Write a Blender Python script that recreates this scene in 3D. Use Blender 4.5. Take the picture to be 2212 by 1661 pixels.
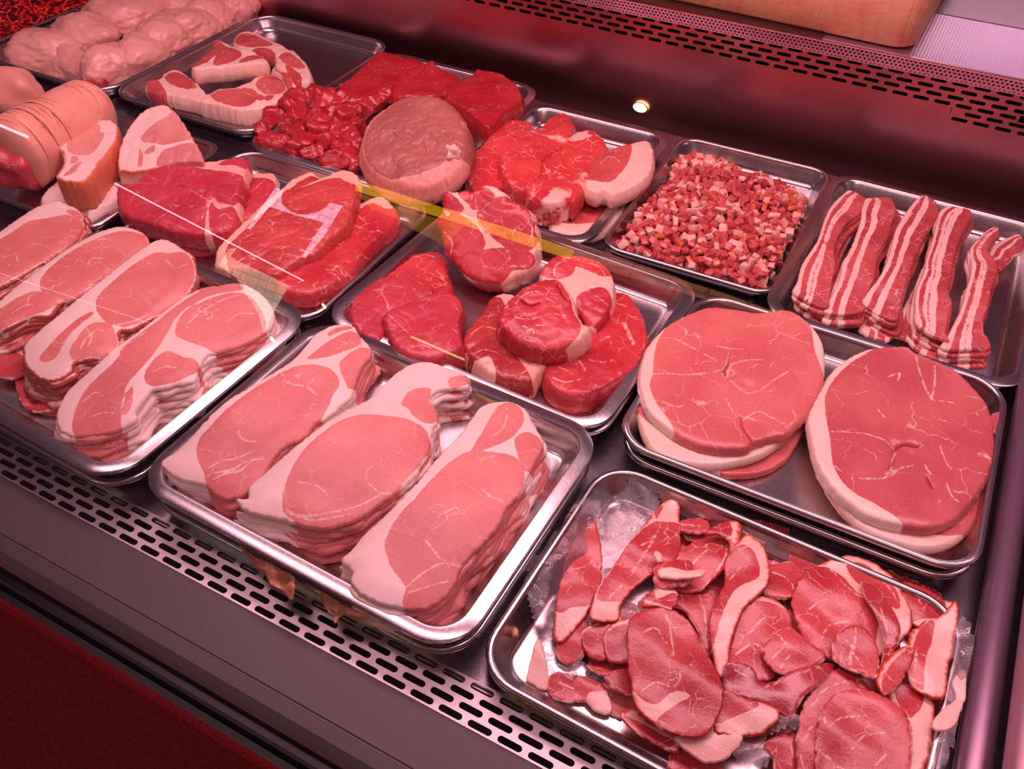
import bpy, bmesh, math, random
import numpy as np
from mathutils import Vector, Matrix, noise
from mathutils.geometry import delaunay_2d_cdt
for o in list(bpy.data.objects): bpy.data.objects.remove(o)
COL = bpy.context.scene.collection
SC = bpy.context.scene
# ------------------------------------------------------------------ camera
CAMH = .72
YAW, PITCH, ROLL, FPX = -0.47999544, 0.76271237, 0.018105, 1886.04
_fw = np.array([math.sin(YAW)*math.cos(PITCH), math.cos(YAW)*math.cos(PITCH), -math.sin(PITCH)])
_rt = np.array([math.cos(YAW), -math.sin(YAW), 0.]); _up = np.cross(_rt, _fw)
RT = math.cos(ROLL)*_rt+math.sin(ROLL)*_up; UP = -math.sin(ROLL)*_rt+math.cos(ROLL)*_up; FW = _fw
CAM = np.array([0., 0., CAMH])
cam = bpy.data.cameras.new('camera'); co = bpy.data.objects.new('camera', cam); COL.objects.link(co)
cam.sensor_width = 36.; cam.lens = 36.*FPX/2212.; cam.clip_start = .01
m = Matrix.Identity(4)
for i in range(3):
    m[i][0] = RT[i]; m[i][1] = UP[i]; m[i][2] = -FW[i]; m[i][3] = CAM[i]
co.matrix_world = m
SC.camera = co
# ------------------------------------------------------------------ light
vs = SC.view_settings; vs.view_transform = 'Standard'; vs.look = 'None'; vs.gamma = 1.; vs.exposure = .24; vs.use_curve_mapping = False
w = bpy.data.worlds.new('shop'); SC.world = w; w.use_nodes = True
w.node_tree.nodes['Background'].inputs[0].default_value = (.34, .13, .20, 1)
w.node_tree.nodes['Background'].inputs[1].default_value = .20
def area(name, loc, target, sx, sy, energy, color):
    l = bpy.data.lights.new(name, 'AREA'); l.shape = 'RECTANGLE'; l.size = sx; l.size_y = sy; l.energy = energy; l.color = color
    o = bpy.data.objects.new(name, l); COL.objects.link(o); o.location = loc
    o.rotation_euler = (Vector(target)-Vector(loc)).to_track_quat('-Z', 'Y').to_euler(); return o
area('pink_canopy_tube', (-.45, .98, 1.04), (-.45, .76, 0), 1.9, .26, 15.5, (1, .49, .585))
area('pink_canopy_tube_front', (-.45, .30, 1.05), (-.45, .62, 0), 1.9, .06, 3.6, (1, .52, .60))
area('shop_ceiling_light', (.9, -1.0, 2.4), (-.2, .6, 0), .9, .5, 4., (1, .72, .62))
sl = bpy.data.lights.new('bench_spot', 'SPOT'); sl.energy = 24; sl.color = (1, .74, .60); sl.spot_size = math.radians(46); sl.spot_blend = .5; sl.shadow_soft_size = .04
so_ = bpy.data.objects.new('bench_spot', sl); COL.objects.link(so_); so_.location = (-.15, 1.86, 1.25)
area('bench_highlight_lamp', (.15, 2.95, .78), (-.05, 1.5, .17), .7, .22, 2.4, (1, .52, .78))  # added unseen lamp, aimed to put a highlight on the textured bench
# ------------------------------------------------------------------ pixel to world
ZM = dict(A=(0,0,2.966), B=(500,0,2.966), C=(1000,0,1.825), D=(0,400,2.516), E=(680,380,2.765), F=(1300,600,2.4254),
          G=(300,680,2.212), H=(1050,1000,1.9036), I=(0,940,1.7015), J=(1640,360,3.7745), K=(400,300,3.687),
          M=(1300,280,4.254), N=(0,0,5.53), O=(0,150,4.7467), Q=(520,80,3.3515), X=(0,0,1.))
def full(zid, pts):
    ox, oy, s = ZM[zid]; return [(ox+x/s, oy+y/s) for x, y in pts]
def ray(p): return RT*((p[0]-1106)/FPX) - UP*((p[1]-830.5)/FPX) + FW
def at(p, z):
    d = ray(p); t = (z-CAMH)/d[2]; return CAM+d*t
def aty(p, y):
    d = ray(p); return CAM+d*(y/d[1])
# ------------------------------------------------------------------ object helpers
def tag(o, label=None, cat=None, group=None, kind=None):
    if label: o['label'] = label
    if cat: o['category'] = cat
    if group: o['group'] = group
    if kind: o['kind'] = kind
    return o
def mkobj(name, me, mat, parent=None, smooth=True):
    if mat is not None:
        for mm in (mat if isinstance(mat, (list, tuple)) else [mat]): me.materials.append(mm)
    if smooth: me.polygons.foreach_set('use_smooth', [True]*len(me.polygons))
    o = bpy.data.objects.new(name, me); COL.objects.link(o)
    if parent: o.parent = parent
    return o
def mesh(name, v, f):
    me = bpy.data.meshes.new(name); me.from_pydata([tuple(map(float, p)) for p in v], [], f); me.update(); return me
def setattr_f(me, name, arr):
    a = me.attributes.new(name, 'FLOAT', 'POINT'); a.data.foreach_set('value', np.asarray(arr, dtype=np.float32))
def empty(name, loc=(0,0,0)):
    o = bpy.data.objects.new(name, None); o.empty_display_size = .02; COL.objects.link(o); o.location = loc; return o
# ------------------------------------------------------------------ materials
def newmat(name):
    mt = bpy.data.materials.new(name); mt.use_nodes = True; nt = mt.node_tree
    for n in list(nt.nodes): nt.nodes.remove(n)
    out = nt.nodes.new('ShaderNodeOutputMaterial'); p = nt.nodes.new('ShaderNodeBsdfPrincipled'); nt.links.new(p.outputs[0], out.inputs[0])
    return mt, nt, p
class NB:
    def __init__(s, nt): s.nt = nt
    def n(s, t, **k):
        x = s.nt.nodes.new(t)
        for a, b in k.items(): setattr(x, a, b)
        return x
    def L(s, a, b): s.nt.links.new(a, b)
    def math(s, op, a, b=None, c=None, clamp=False):
        x = s.n('ShaderNodeMath', operation=op); x.use_clamp = clamp
        for i, q in enumerate((a, b, c)):
            if q is None: continue
            if isinstance(q, (int, float)): x.inputs[i].default_value = q
            else: s.L(q, x.inputs[i])
        return x.outputs[0]
    def step(s, v, a, b, c=0., d=1.):
        x = s.n('ShaderNodeMapRange', interpolation_type='SMOOTHSTEP'); s.L(v, x.inputs[0])
        for i, q in enumerate((a, b, c, d)): x.inputs[i+1].default_value = q
        return x.outputs[0]
    def noise(s, vec, scale, detail=3, rough=.55, dist=0.):
        x = s.n('ShaderNodeTexNoise'); x.inputs['Scale'].default_value = scale; x.inputs['Detail'].default_value = detail
        x.inputs['Roughness'].default_value = rough; x.inputs['Distortion'].default_value = dist
        if vec is not None: s.L(vec, x.inputs['Vector'])
        return x
    def mix(s, f, a, b):
        x = s.n('ShaderNodeMix', data_type='RGBA')
        if isinstance(f, (int, float)): x.inputs[0].default_value = f
        else: s.L(f, x.inputs[0])
        for i, q in ((6, a), (7, b)):
            if isinstance(q, tuple): x.inputs[i].default_value = (*q, 1) if len(q) == 3 else q
            else: s.L(q, x.inputs[i])
        return x.outputs[2]
    def attr(s, name): return s.n('ShaderNodeAttribute', attribute_name=name).outputs['Fac']
    def coords(s, rnd=True):
        tc = s.n('ShaderNodeTexCoord').outputs['Object']
        if not rnd: return tc
        oi = s.n('ShaderNodeObjectInfo').outputs['Random']; mu = s.math('MULTIPLY', oi, 7.3)
        v = s.n('ShaderNodeVectorMath', operation='ADD'); s.L(tc, v.inputs[0]); s.L(mu, v.inputs[1]); return v.outputs[0]
    def vmath(s, op, a, b):
        v = s.n('ShaderNodeVectorMath', operation=op)
        for i, q in enumerate((a, b)):
            if isinstance(q, tuple): v.inputs[i].default_value = q
            elif isinstance(q, (int, float)): v.inputs[i].default_value = (q, q, q)
            else: s.L(q, v.inputs[i])
        return v.outputs[0]
def meat(name, lean, lean2, fat, mode='sd', vscale=38., vein=.55, rough=.33, rind=None, edge=.0035, fatnoise=None, coat=.25, fleck=0., bump=.5, warp=.5):
    mt, nt, p = newmat(name); b = NB(nt); v = b.coords()
    nA = b.noise(v, 90, 4, .6); nB = b.noise(v, 14, 3, .5); nC = b.noise(v, 420, 3, .6)
    wv = b.vmath('ADD', v, b.vmath('MULTIPLY', b.vmath('SUBTRACT', b.noise(v, 22, 3).outputs['Color'], .5), .03*warp*2))
    wv = b.vmath('ADD', wv, b.vmath('MULTIPLY', b.vmath('SUBTRACT', b.noise(v, 130, 2).outputs['Color'], .5), .006))
    vo = b.n('ShaderNodeTexVoronoi', feature='DISTANCE_TO_EDGE'); vo.inputs['Scale'].default_value = vscale; b.L(wv, vo.inputs['Vector'])
    # lean mask
    if mode == 'sd':
        sd = b.attr('sd'); sdn = b.math('ADD', sd, b.math('MULTIPLY', b.math('SUBTRACT', nA.outputs['Fac'], .5), edge))
        lm = b.step(sdn, -.0004, .0007)
    elif mode == 'lean': lm = b.step(nB.outputs['Fac'], -2, -1)
    else: lm = b.step(b.noise(wv, fatnoise or 22, 3, .55, .6).outputs['Fac'], .36, .44)
    # fine marbling: thin lines that come and go
    patch = b.step(b.noise(v, 26, 2).outputs['Fac'], .42, .62)
    wdt = b.math('MULTIPLY', patch, .030*vein)
    ln = b.math('SUBTRACT', 1., b.step(b.math('DIVIDE', vo.outputs['Distance'], b.math('ADD', wdt, .0001)), .5, 1.25))
    ln = b.math('MULTIPLY', ln, .62)
    if mode == 'sd':
        vd = b.math('ADD', b.attr('vd'), b.math('MULTIPLY', b.math('SUBTRACT', nA.outputs['Fac'], .5), .0024))
        ln = b.math('MAXIMUM', ln, b.math('MULTIPLY', b.math('SUBTRACT', 1., b.step(vd, .0004, .0016)), .85))
    if fleck:
        fk = b.step(b.noise(b.vmath('MULTIPLY', wv, (1., .45, 1.)), 330, 2).outputs['Fac'], .60, .70, 0., fleck)
        ln = b.math('MAXIMUM', ln, fk)
    c = b.mix(b.step(nB.outputs['Fac'], .35, .68), lean, lean2)
    grain = b.noise(b.vmath('MULTIPLY', wv, (1., .35, 1.)), 600, 2)
    c = b.mix(b.step(grain.outputs['Fac'], .35, .7, 0., .22), c, tuple(min(1., x*1.35+.03) for x in lean2))
    f2 = b.mix(b.step(nB.outputs['Fac'], .3, .7), fat, tuple(x*y for x, y in zip(fat, (.99, .90, .86))))
    c = b.mix(ln, c, tuple(x*y for x, y in zip(fat, (.97, .90, .88))))
    c = b.mix(lm, f2, c)
    if rind:
        c = b.mix(b.attr('rind'), c, b.mix(nB.outputs['Fac'], rind, tuple(x*.75 for x in rind)))
    b.L(c, p.inputs['Base Color'])
    p.inputs['Roughness'].default_value = rough; p.inputs['Coat Weight'].default_value = coat; p.inputs['Coat Roughness'].default_value = .22
    p.inputs['Specular IOR Level'].default_value = .45
    p.inputs['Subsurface Weight'].default_value = .0; p.inputs['Subsurface Radius'].default_value = (.012, .004, .003); p.inputs['Subsurface Scale'].default_value = .6
    h = b.math('ADD', b.math('MULTIPLY', nC.outputs['Fac'], .25), b.math('MULTIPLY', nA.outputs['Fac'], .8))
    h = b.math('ADD', h, b.math('MULTIPLY', grain.outputs['Fac'], .18))
    h = b.math('ADD', h, b.math('MULTIPLY', ln, .25))
    bp = b.n('ShaderNodeBump'); bp.inputs['Strength'].default_value = bump; bp.inputs['Distance'].default_value = .0016; b.L(h, bp.inputs['Height']); b.L(bp.outputs[0], p.inputs['Normal'])
    return mt
FAT = (.90, .78, .70)
M_pork = meat('pork loin lean and white fat', (.63, .185, .165), (.72, .25, .215), FAT, vscale=34, vein=.35, rough=.42, coat=.07, bump=.35)
M_smoked = meat('smoked back bacon', (.63, .18, .15), (.72, .245, .20), (.88, .76, .66), vscale=34, vein=.4, rough=.36, coat=.12, rind=(.50, .10, .055), bump=.4)
M_ham = meat('gammon steak', (.60, .125, .12), (.70, .20, .17), (.90, .74, .62), vscale=26, vein=.42, rough=.33, rind=(.86, .55, .38), coat=.2, bump=.3)
M_ham2 = meat('deeper red gammon steak', (.50, .085, .095), (.60, .14, .135), (.90, .74, .62), vscale=28, vein=.42, rough=.33, rind=(.86, .50, .34), coat=.2, bump=.3)
M_beef = meat('beef steak', (.46, .016, .028), (.62, .055, .06), (.90, .60, .48), vscale=46, vein=.6, rough=.33, edge=.005)
M_beefdark = meat('aged beef steak', (.34, .020, .022), (.48, .045, .04), (.85, .50, .38), vscale=50, vein=.4, rough=.3, edge=.005)
M_sirloin = meat('sirloin steak with cream fat', (.46, .035, .038), (.60, .075, .06), (.90, .62, .44), vscale=42, vein=.5, rough=.36, edge=.004)
M_rump = meat('rump steak', (.46, .025, .045), (.56, .05, .07), (.90, .50, .42), vscale=34, vein=.4, rough=.38, edge=.004)
M_diced = meat('fresh diced beef', (.38, .008, .016), (.52, .03, .035), (.90, .42, .36), mode='lean', vscale=70, vein=.45, rough=.25, coat=.4, bump=.8)
M_mince = meat('minced beef', (.60, .008, .012), (.72, .03, .03), (.9, .4, .36), mode='lean', vscale=70, vein=.2, rough=.28)
M_lamb = meat('lamb', (.52, .045, .05), (.64, .10, .085), (.92, .60, .52), vscale=50, vein=.9, rough=.33, edge=.006)
M_lambchunk = meat('lamb shoulder with marbling', (.56, .03, .035), (.68, .075, .065), (.92, .55, .46), mode='noise', fatnoise=17, vscale=44, vein=1., rough=.33)
M_chop = meat('pork chop', (.68, .24, .21), (.76, .32, .27), (.92, .76, .68), vscale=40, vein=.3, rough=.4, rind=(.90, .25, .12), bump=.35)
M_lambchop = meat('lamb chop', (.52, .06, .06), (.62, .12, .10), (.92, .68, .56), vscale=50, vein=.5, rough=.36, edge=.004)
M_streaky = meat('streaky bacon', (.42, .05, .055), (.58, .11, .10), (.92, .66, .58), vscale=60, vein=.9, rough=.38, edge=.0032)
M_cured = meat('smoked bacon slice', (.47, .03, .038), (.62, .088, .082), (.92, .64, .54), vscale=40, vein=.6, rough=.27, rind=(.66, .07, .025), coat=.3)
M_cureddark = meat('dark cured bacon slice', (.36, .02, .03), (.48, .045, .05), (.88, .52, .42), vscale=48, vein=.7, rough=.22, coat=.6)
M_joint = meat('round beef joint', (.34, .10, .075), (.44, .14, .105), (.74, .30, .24), vscale=60, vein=.15, rough=.42, edge=.006, bump=1.)
M_fat = meat('pale fat', (.9, .62, .5), (.9, .62, .5), (.9, .60, .48), mode='lean', rough=.4, vein=0, bump=1.)
def skin_mat(name, c1, c2, c3, score=False):
    mt, nt, p = newmat(name); b = NB(nt); v = b.coords(not score)
    n = b.noise(v, 20, 4); n2 = b.noise(v, 260, 3)
    c = b.mix(b.step(n.outputs['Fac'], .3, .7), c1, c2)
    if c3: c = b.mix(b.step(b.noise(v, 45, 3).outputs['Fac'], .66, .74), c, c3)
    h = n2.outputs['Fac']
    if score:
        gr = b.attr('score'); c = b.mix(gr, c, (.62, .12, .07))
    b.L(c, p.inputs['Base Color']); p.inputs['Roughness'].default_value = .38; p.inputs['Coat Weight'].default_value = .25; p.inputs['Coat Roughness'].default_value = .25
    p.inputs['Subsurface Weight'].default_value = .0; p.inputs['Subsurface Radius'].default_value = (.012, .004, .003); p.inputs['Subsurface Scale'].default_value = .6
    bp = b.n('ShaderNodeBump'); bp.inputs['Strength'].default_value = .35; bp.inputs['Distance'].default_value = .001; b.L(h, bp.inputs['Height']); b.L(bp.outputs[0], p.inputs['Normal'])
    return mt
M_chicken = skin_mat('chicken skin', (.86, .48, .36), (.84, .40, .34), None)
M_rind = skin_mat('scored pork rind', (.86, .42, .29), (.84, .36, .26), (.84, .26, .16), score=True)
def steel(name, base=(.60, .58, .58), rough=.27, brush=(1, 1, 1), bump=.06, var=.06):
    mt, nt, p = newmat(name); b = NB(nt); tc = b.n('ShaderNodeTexCoord').outputs['Object']
    v = b.vmath('MULTIPLY', tc, brush)
    n = b.noise(v, 30, 5, .65); n2 = b.noise(b.vmath('MULTIPLY', tc, (brush[0], brush[1]*.15, brush[2])), 900, 2)
    r = b.math('ADD', b.math('MULTIPLY', n.outputs['Fac'], var*2), rough-var)
    r = b.math('ADD', r, b.math('MULTIPLY', n2.outputs['Fac'], .08))
    b.L(r, p.inputs['Roughness']); p.inputs['Base Color'].default_value = (*base, 1); p.inputs['Metallic'].default_value = 1.
    wv = b.n('ShaderNodeTexVoronoi', feature='DISTANCE_TO_EDGE'); wv.inputs['Scale'].default_value = 14
    b.L(b.vmath('ADD', tc, b.vmath('MULTIPLY', b.noise(tc, 4, 2).outputs['Color'], .4)), wv.inputs['Vector'])
    scr = b.math('SUBTRACT', 1., b.step(wv.outputs['Distance'], 0., .004))
    h = b.math('ADD', b.math('MULTIPLY', n2.outputs['Fac'], .4), b.math('MULTIPLY', scr, -.4))
    h = b.math('ADD', h, b.math('MULTIPLY', n.outputs['Fac'], .5))
    bp = b.n('ShaderNodeBump'); bp.inputs['Strength'].default_value = bump; bp.inputs['Distance'].default_value = .001; b.L(h, bp.inputs['Height']); b.L(bp.outputs[0], p.inputs['Normal'])
    return mt
M_tray = steel('pressed stainless tray', rough=.22, var=.035)
M_deck = steel('scratched stainless deck', (.34, .31, .34), rough=.22, bump=.08)
M_wall = steel('brushed stainless back wall with reflection tint', (.62, .27, .31), rough=.26, brush=(.25, 1, 1), bump=.12)  # mirrored red of the meat is mixed into this base colour
M_grille = steel('perforated grille steel', (.58, .54, .55), rough=.34)
def plain(name, col, rough=.5, metal=0., nscale=0., col2=None, bump=0., spec=.5):
    mt, nt, p = newmat(name); b = NB(nt); tc = b.n('ShaderNodeTexCoord').outputs['Object']
    p.inputs['Roughness'].default_value = rough; p.inputs['Metallic'].default_value = metal; p.inputs['Specular IOR Level'].default_value = spec
    if nscale:
        n = b.noise(tc, nscale, 4, .6); b.L(b.mix(b.step(n.outputs['Fac'], .42, .62), col, col2 or tuple(x*.7 for x in col)), p.inputs['Base Color'])
        if bump:
            bp = b.n('ShaderNodeBump'); bp.inputs['Strength'].default_value = bump; bp.inputs['Distance'].default_value = .001; b.L(n.outputs['Fac'], bp.inputs['Height']); b.L(bp.outputs[0], p.inputs['Normal'])
    else: p.inputs['Base Color'].default_value = (*col, 1)
    return mt
M_black = plain('black rubber seal', (.012, .010, .012), .35)
M_void = plain('dark duct', (.01, .008, .009), .8)
M_panel = plain('grey painted sill', (.105, .085, .09), .45, .2, 700, (.095, .078, .083))
M_panel2 = plain('dark sill edge', (.10, .07, .08), .35, .3)
M_granite = plain('dark red granite', (.13, .004, .005), .5, 0, 420, (.06, .003, .004), spec=.12)
M_string = plain('butcher string', (.8, .62, .5), .7)
# ------------------------------------------------------------------ 2D tools
def catmull(P, h, closed=True):
    P = np.asarray(P, float); n = len(P); out = []
    rng = range(n) if closed else range(n-1)
    for i in rng:
        if closed: a, b, c, d = P[i-1], P[i], P[(i+1) % n], P[(i+2) % n]
        else: a, b, c, d = P[max(i-1, 0)], P[i], P[i+1], P[min(i+2, n-1)]
        k = max(1, int(np.hypot(*(c-b))/h))
        for j in range(k):
            t = j/k; out.append(.5*((2*b)+(-a+c)*t+(2*a-5*b+4*c-d)*t*t+(-a+3*b-3*c+d)*t**3))
    if not closed: out.append(P[-1])
    return np.array(out)
def segdist(poly, pts, closed=True):
    A = poly; B = np.roll(poly, -1, 0) if closed else poly[1:]
    if not closed: A = poly[:-1]
    d = B-A; L = (d**2).sum(1)+1e-18
    rel = pts[:, None, :]-A[None]
    t = np.clip((rel*d[None]).sum(2)/L, 0, 1)
    q = rel-t[..., None]*d[None]
    return np.sqrt((q**2).sum(2)).min(1)
def inside(poly, pts):
    x, y = pts[:, 0], pts[:, 1]; A = poly; B = np.roll(poly, -1, 0); r = np.zeros(len(pts), bool)
    for a, b in zip(A, B):
        c = ((a[1] > y) != (b[1] > y))
        with np.errstate(divide='ignore', invalid='ignore'):
            r ^= c & (x < (b[0]-a[0])*(y-a[1])/(b[1]-a[1]+1e-20)+a[0])
    return r
def sdf(polys, pts):
    out = np.full(len(pts), -.05)
    for p in polys:
        d = segdist(p, pts); s = np.where(inside(p, pts), d, -d); out = np.maximum(out, s)
    return out
class Frame:
    """a plane in the world: origin on it, two axes, normal"""
    def __init__(s, o, tilt=(0, 0)):
        n = np.array([-tilt[0], -tilt[1], 1.]); n /= np.linalg.norm(n)
        u = np.array([1, 0, 0.])-n*n[0]; u /= np.linalg.norm(u)
        s.o = np.array(o, float); s.u = u; s.v = np.cross(n, u); s.n = n
    def px(s, pts):
        r = []
        for p in pts:
            d = ray(p); t = ((s.o-CAM)@s.n)/(d@s.n); q = CAM+d*t-s.o; r.append((q@s.u, q@s.v))
        return np.array(r)
    def matrix(s):
        m = Matrix.Identity(4)
        for i in range(3): m[i][0] = s.u[i]; m[i][1] = s.v[i]; m[i][2] = s.n[i]; m[i][3] = s.o[i]
        return m
def slab_mesh(name, P, t, h=.003, edge_r=.0015, dome=0., dome_w=.03, bulge=.001, rag=.0006, wave=0., wave_s=18., seed=0, leans=(), veins=(), ext=None, rindpoly=None, sdfun=None, rind_side=False, rows=3, rind_band=.0, dents=(), crease=0., cs=22., fine=0., taper=0., lg=0., cuts=(), cutd=.0065):
    rs = np.random.RandomState(seed)
    P = catmull(P, h)
    if rag:
        off = np.array([noise.noise(Vector((p[0]*220+seed, p[1]*220, seed*.7))) for p in P]); ct = P.mean(0)
        dr = P-ct; dr /= np.linalg.norm(dr, axis=1)[:, None]+1e-9; P = P+dr*(off*rag*2)[:, None]
    lo, hi = P.min(0), P.max(0)
    gx, gy = np.meshgrid(np.arange(lo[0], hi[0], h), np.arange(lo[1], hi[1], h)); gp = np.c_[gx.ravel(), gy.ravel()]
    gp[:, 0] += (np.round((gp[:, 1]-lo[1])/h) % 2)*h*.5
    gp += rs.uniform(-.12, .12, gp.shape)*h
    d = segdist(P, gp); ins = inside(P, gp)
    gp = gp[ins & (d > max(edge_r*1.25, h*.6))]
    # inset ring
    T = np.roll(P, -1, 0)-np.roll(P, 1, 0); T /= np.linalg.norm(T, axis=1)[:, None]+1e-12
    area2 = np.sum(P[:, 0]*np.roll(P[:, 1], -1)-np.roll(P[:, 0], -1)*P[:, 1]); sg = 1 if area2 > 0 else -1
    Nn = np.c_[T[:, 1], -T[:, 0]]*sg
    rings = []
    for k in (.35, 1.):
        R = P-Nn*edge_r*k; dd = segdist(P, R); rings.append(R[(dd > edge_r*k*.8) & inside(P, R)])
    cl = []
    for c_ in cuts:
        c_ = catmull(c_, .0012, False); tg = np.gradient(c_, axis=0); tg /= np.linalg.norm(tg, axis=1)[:, None]+1e-12; nn_ = np.c_[-tg[:, 1], tg[:, 0]]
        gp = gp[segdist(c_, gp, False) > .0022]; cl.append(c_)
        for o_ in (0, .0007, -.0007, .0016, -.0016): q_ = c_+nn_*o_; rings.append(q_[inside(P, q_) & (segdist(P, q_) > edge_r*.3)])
    allp = np.vstack([P]+rings+[gp]); n0 = len(P)
    order = list(range(n0)) if sg > 0 else list(range(n0))[::-1]
    vo, eo, fo, _, _, _ = delaunay_2d_cdt([Vector(p) for p in allp], [], [order], 1, 1e-7)
    V = np.array([tuple(x) for x in vo]); F = [list(f) for f in fo]
    if len(F) and True:
        a, b_, c = V[F[0][0]], V[F[0][1]], V[F[0][2]]
        if (b_[0]-a[0])*(c[1]-a[1])-(b_[1]-a[1])*(c[0]-a[0]) < 0: F = [f[::-1] for f in F]
    db = segdist(P, V)
    e = np.clip(db/edge_r, 0, 1); z = -edge_r*(1-np.sqrt(np.clip(1-(1-e)**2, 0, 1)))
    if dome: q = np.clip(db/dome_w, 0, 1); z = z+dome*(1-(1-q)**2)-dome*.6
    for c_ in cl:
        dc = segdist(c_, V, False); z -= cutd*np.exp(-(dc/.0007)**2)+cutd*.12*np.exp(-(dc/.003)**2)
    for (dx, dy, rr, dep) in dents:
        z -= dep*np.exp(-((V[:, 0]-dx)**2+(V[:, 1]-dy)**2)/rr**2)
    sd = sdfun(V) if sdfun else (sdf(leans, V) if leans is not None and len(leans) else np.full(len(V), .02 if leans is None else -.02))
    sd = sd+lg; vd = np.full(len(V), .05)
    for vn in veins: vd = np.minimum(vd, segdist(vn, V, closed=False))
    rind = np.zeros(len(V))
    if rind_band and not (leans is not None and not sdfun and len(leans) == 0): rind = ((db < rind_band) & (sd < -.001)).astype(float)
    cnt = {}
    for f in F:
        for i in range(len(f)):
            a, b_ = f[i], f[(i+1) % len(f)]; cnt[(a, b_)] = 1
    be = [k for k in cnt if (k[1], k[0]) not in cnt]
    nxt = {a: b_ for a, b_ in be}
    bv = list(nxt); idx = {v: i for i, v in enumerate(bv)}
    nrm = np.zeros((len(bv), 2))
    for a, b_ in be:
        dd = V[b_]-V[a]; nn = np.array([dd[1], -dd[0]]); nrm[idx[a]] += nn; nrm[idx[b_]] += nn
    nrm /= np.linalg.norm(nrm, axis=1)[:, None]+1e-12
    ex = np.array([0, 0, -1.]) if ext is None else np.asarray(ext, float)
    V3 = np.c_[V, z]; verts = [V3]; SD = [sd]; VD = [vd]; RD = [rind]; base = len(V); prev = bv
    zb = V3[bv]
    sdb = sd[bv]; rb = rind[bv]*0 if rind_side == -1 else (sdb < 0).astype(float) if rind_side else rind[bv]
    for k in range(1, rows+1):
        f = k/rows; b3 = zb+ex[None]*(t-edge_r)*f if k < rows else zb+ex[None]*t
        off = bulge*math.sin(math.pi*min(f, .95)) - (edge_r*.8 if k == rows else 0)
        off -= taper*f**2
        b3 = b3+np.c_[nrm*off, np.zeros(len(bv))]
        if k < rows: b3 += rs.normal(0, .25, b3.shape)*min(bulge, .001)*.5
        verts.append(b3); SD.append(sdb); VD.append(np.full(len(bv), .05)); RD.append(rb)
        cur = list(range(base, base+len(bv)))
        for a, b_ in be:
            F.append([prev[idx[b_]] if k > 1 else b_, prev[idx[a]] if k > 1 else a, cur[idx[a]], cur[idx[b_]]])
        prev = cur; base += len(bv)
    # bottom
    loop = []; seen = set(); s0 = bv[0]; c = s0
    while c not in seen: seen.add(c); loop.append(c); c = nxt.get(c, s0)
    if len(loop) > 2: F.append([prev[idx[c]] for c in loop][::-1])
    V3 = np.vstack(verts)
    if wave:
        for i in range(len(V3)):
            V3[i, 2] += wave*noise.noise(Vector((V3[i, 0]*wave_s+seed*1.7, V3[i, 1]*wave_s, seed*.31)))
    if crease or fine:
        for i in range(len(V3)):
            p = Vector((V3[i, 0]+seed*.37, V3[i, 1], V3[i, 2]*.8)); q = noise.noise(p*cs+Vector((0, 0, seed))); q2 = noise.noise(Vector((p.x*cs*1.3+9, p.y*cs*2.6, seed*.3+p.z*cs)))
            dz = -crease*(math.exp(-(q/.05)**2)+.7*math.exp(-(q2/.05)**2))+fine*(noise.noise(p*85)+.6*noise.noise(p*190))
            V3[i, 2] += dz
            if i >= len(V): V3[i, 0] += fine*1.6*noise.noise(p*70+Vector((3, 0, 0))); V3[i, 1] += fine*1.6*noise.noise(p*70+Vector((0, 7, 0)))
    me = mesh(name, V3, F)
    setattr_f(me, 'sd', np.concatenate(SD)); setattr_f(me, 'vd', np.concatenate(VD)); setattr_f(me, 'rind', np.concatenate(RD))
    return me
def poly_centroid(p): p = np.array(p); return (p.min(0)+p.max(0))/2
SEED = [0]
def piece(name, label, cat, zid, outline, z, mat, t=.01, tilt=(0, 0), leans=None, veins=(), group=None, vert=False, fr=None, cuts=(), **k):
    """one cut of meat: its face traced on a plane at height z, given its real thickness"""
    SEED[0] += 1
    O = full(zid, outline); c = poly_centroid(O); fr = fr or Frame(at(c, z), tilt)
    P = fr.px(O)
    ls = [catmull(fr.px(full(zid, l)), .003) for l in leans] if leans is not None else None
    vs_ = [catmull(fr.px(full(zid, l)), .003, False) for l in veins]
    ext = None
    if vert: ext = np.array([-fr.u[2], -fr.v[2], -fr.n[2]])
    me = slab_mesh(name, P, t, cuts=[fr.px(full(zid, c_)) for c_ in cuts], leans=ls, veins=vs_, seed=k.pop('seed', SEED[0]), ext=ext, **k)
    o = mkobj(name, me, mat); o.matrix_world = fr.matrix()
    return tag(o, label, cat, group)
ORD = ['topmost', 'second', 'third', 'fourth', 'fifth', 'sixth', 'seventh', 'eighth', 'ninth', 'tenth']
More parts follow.
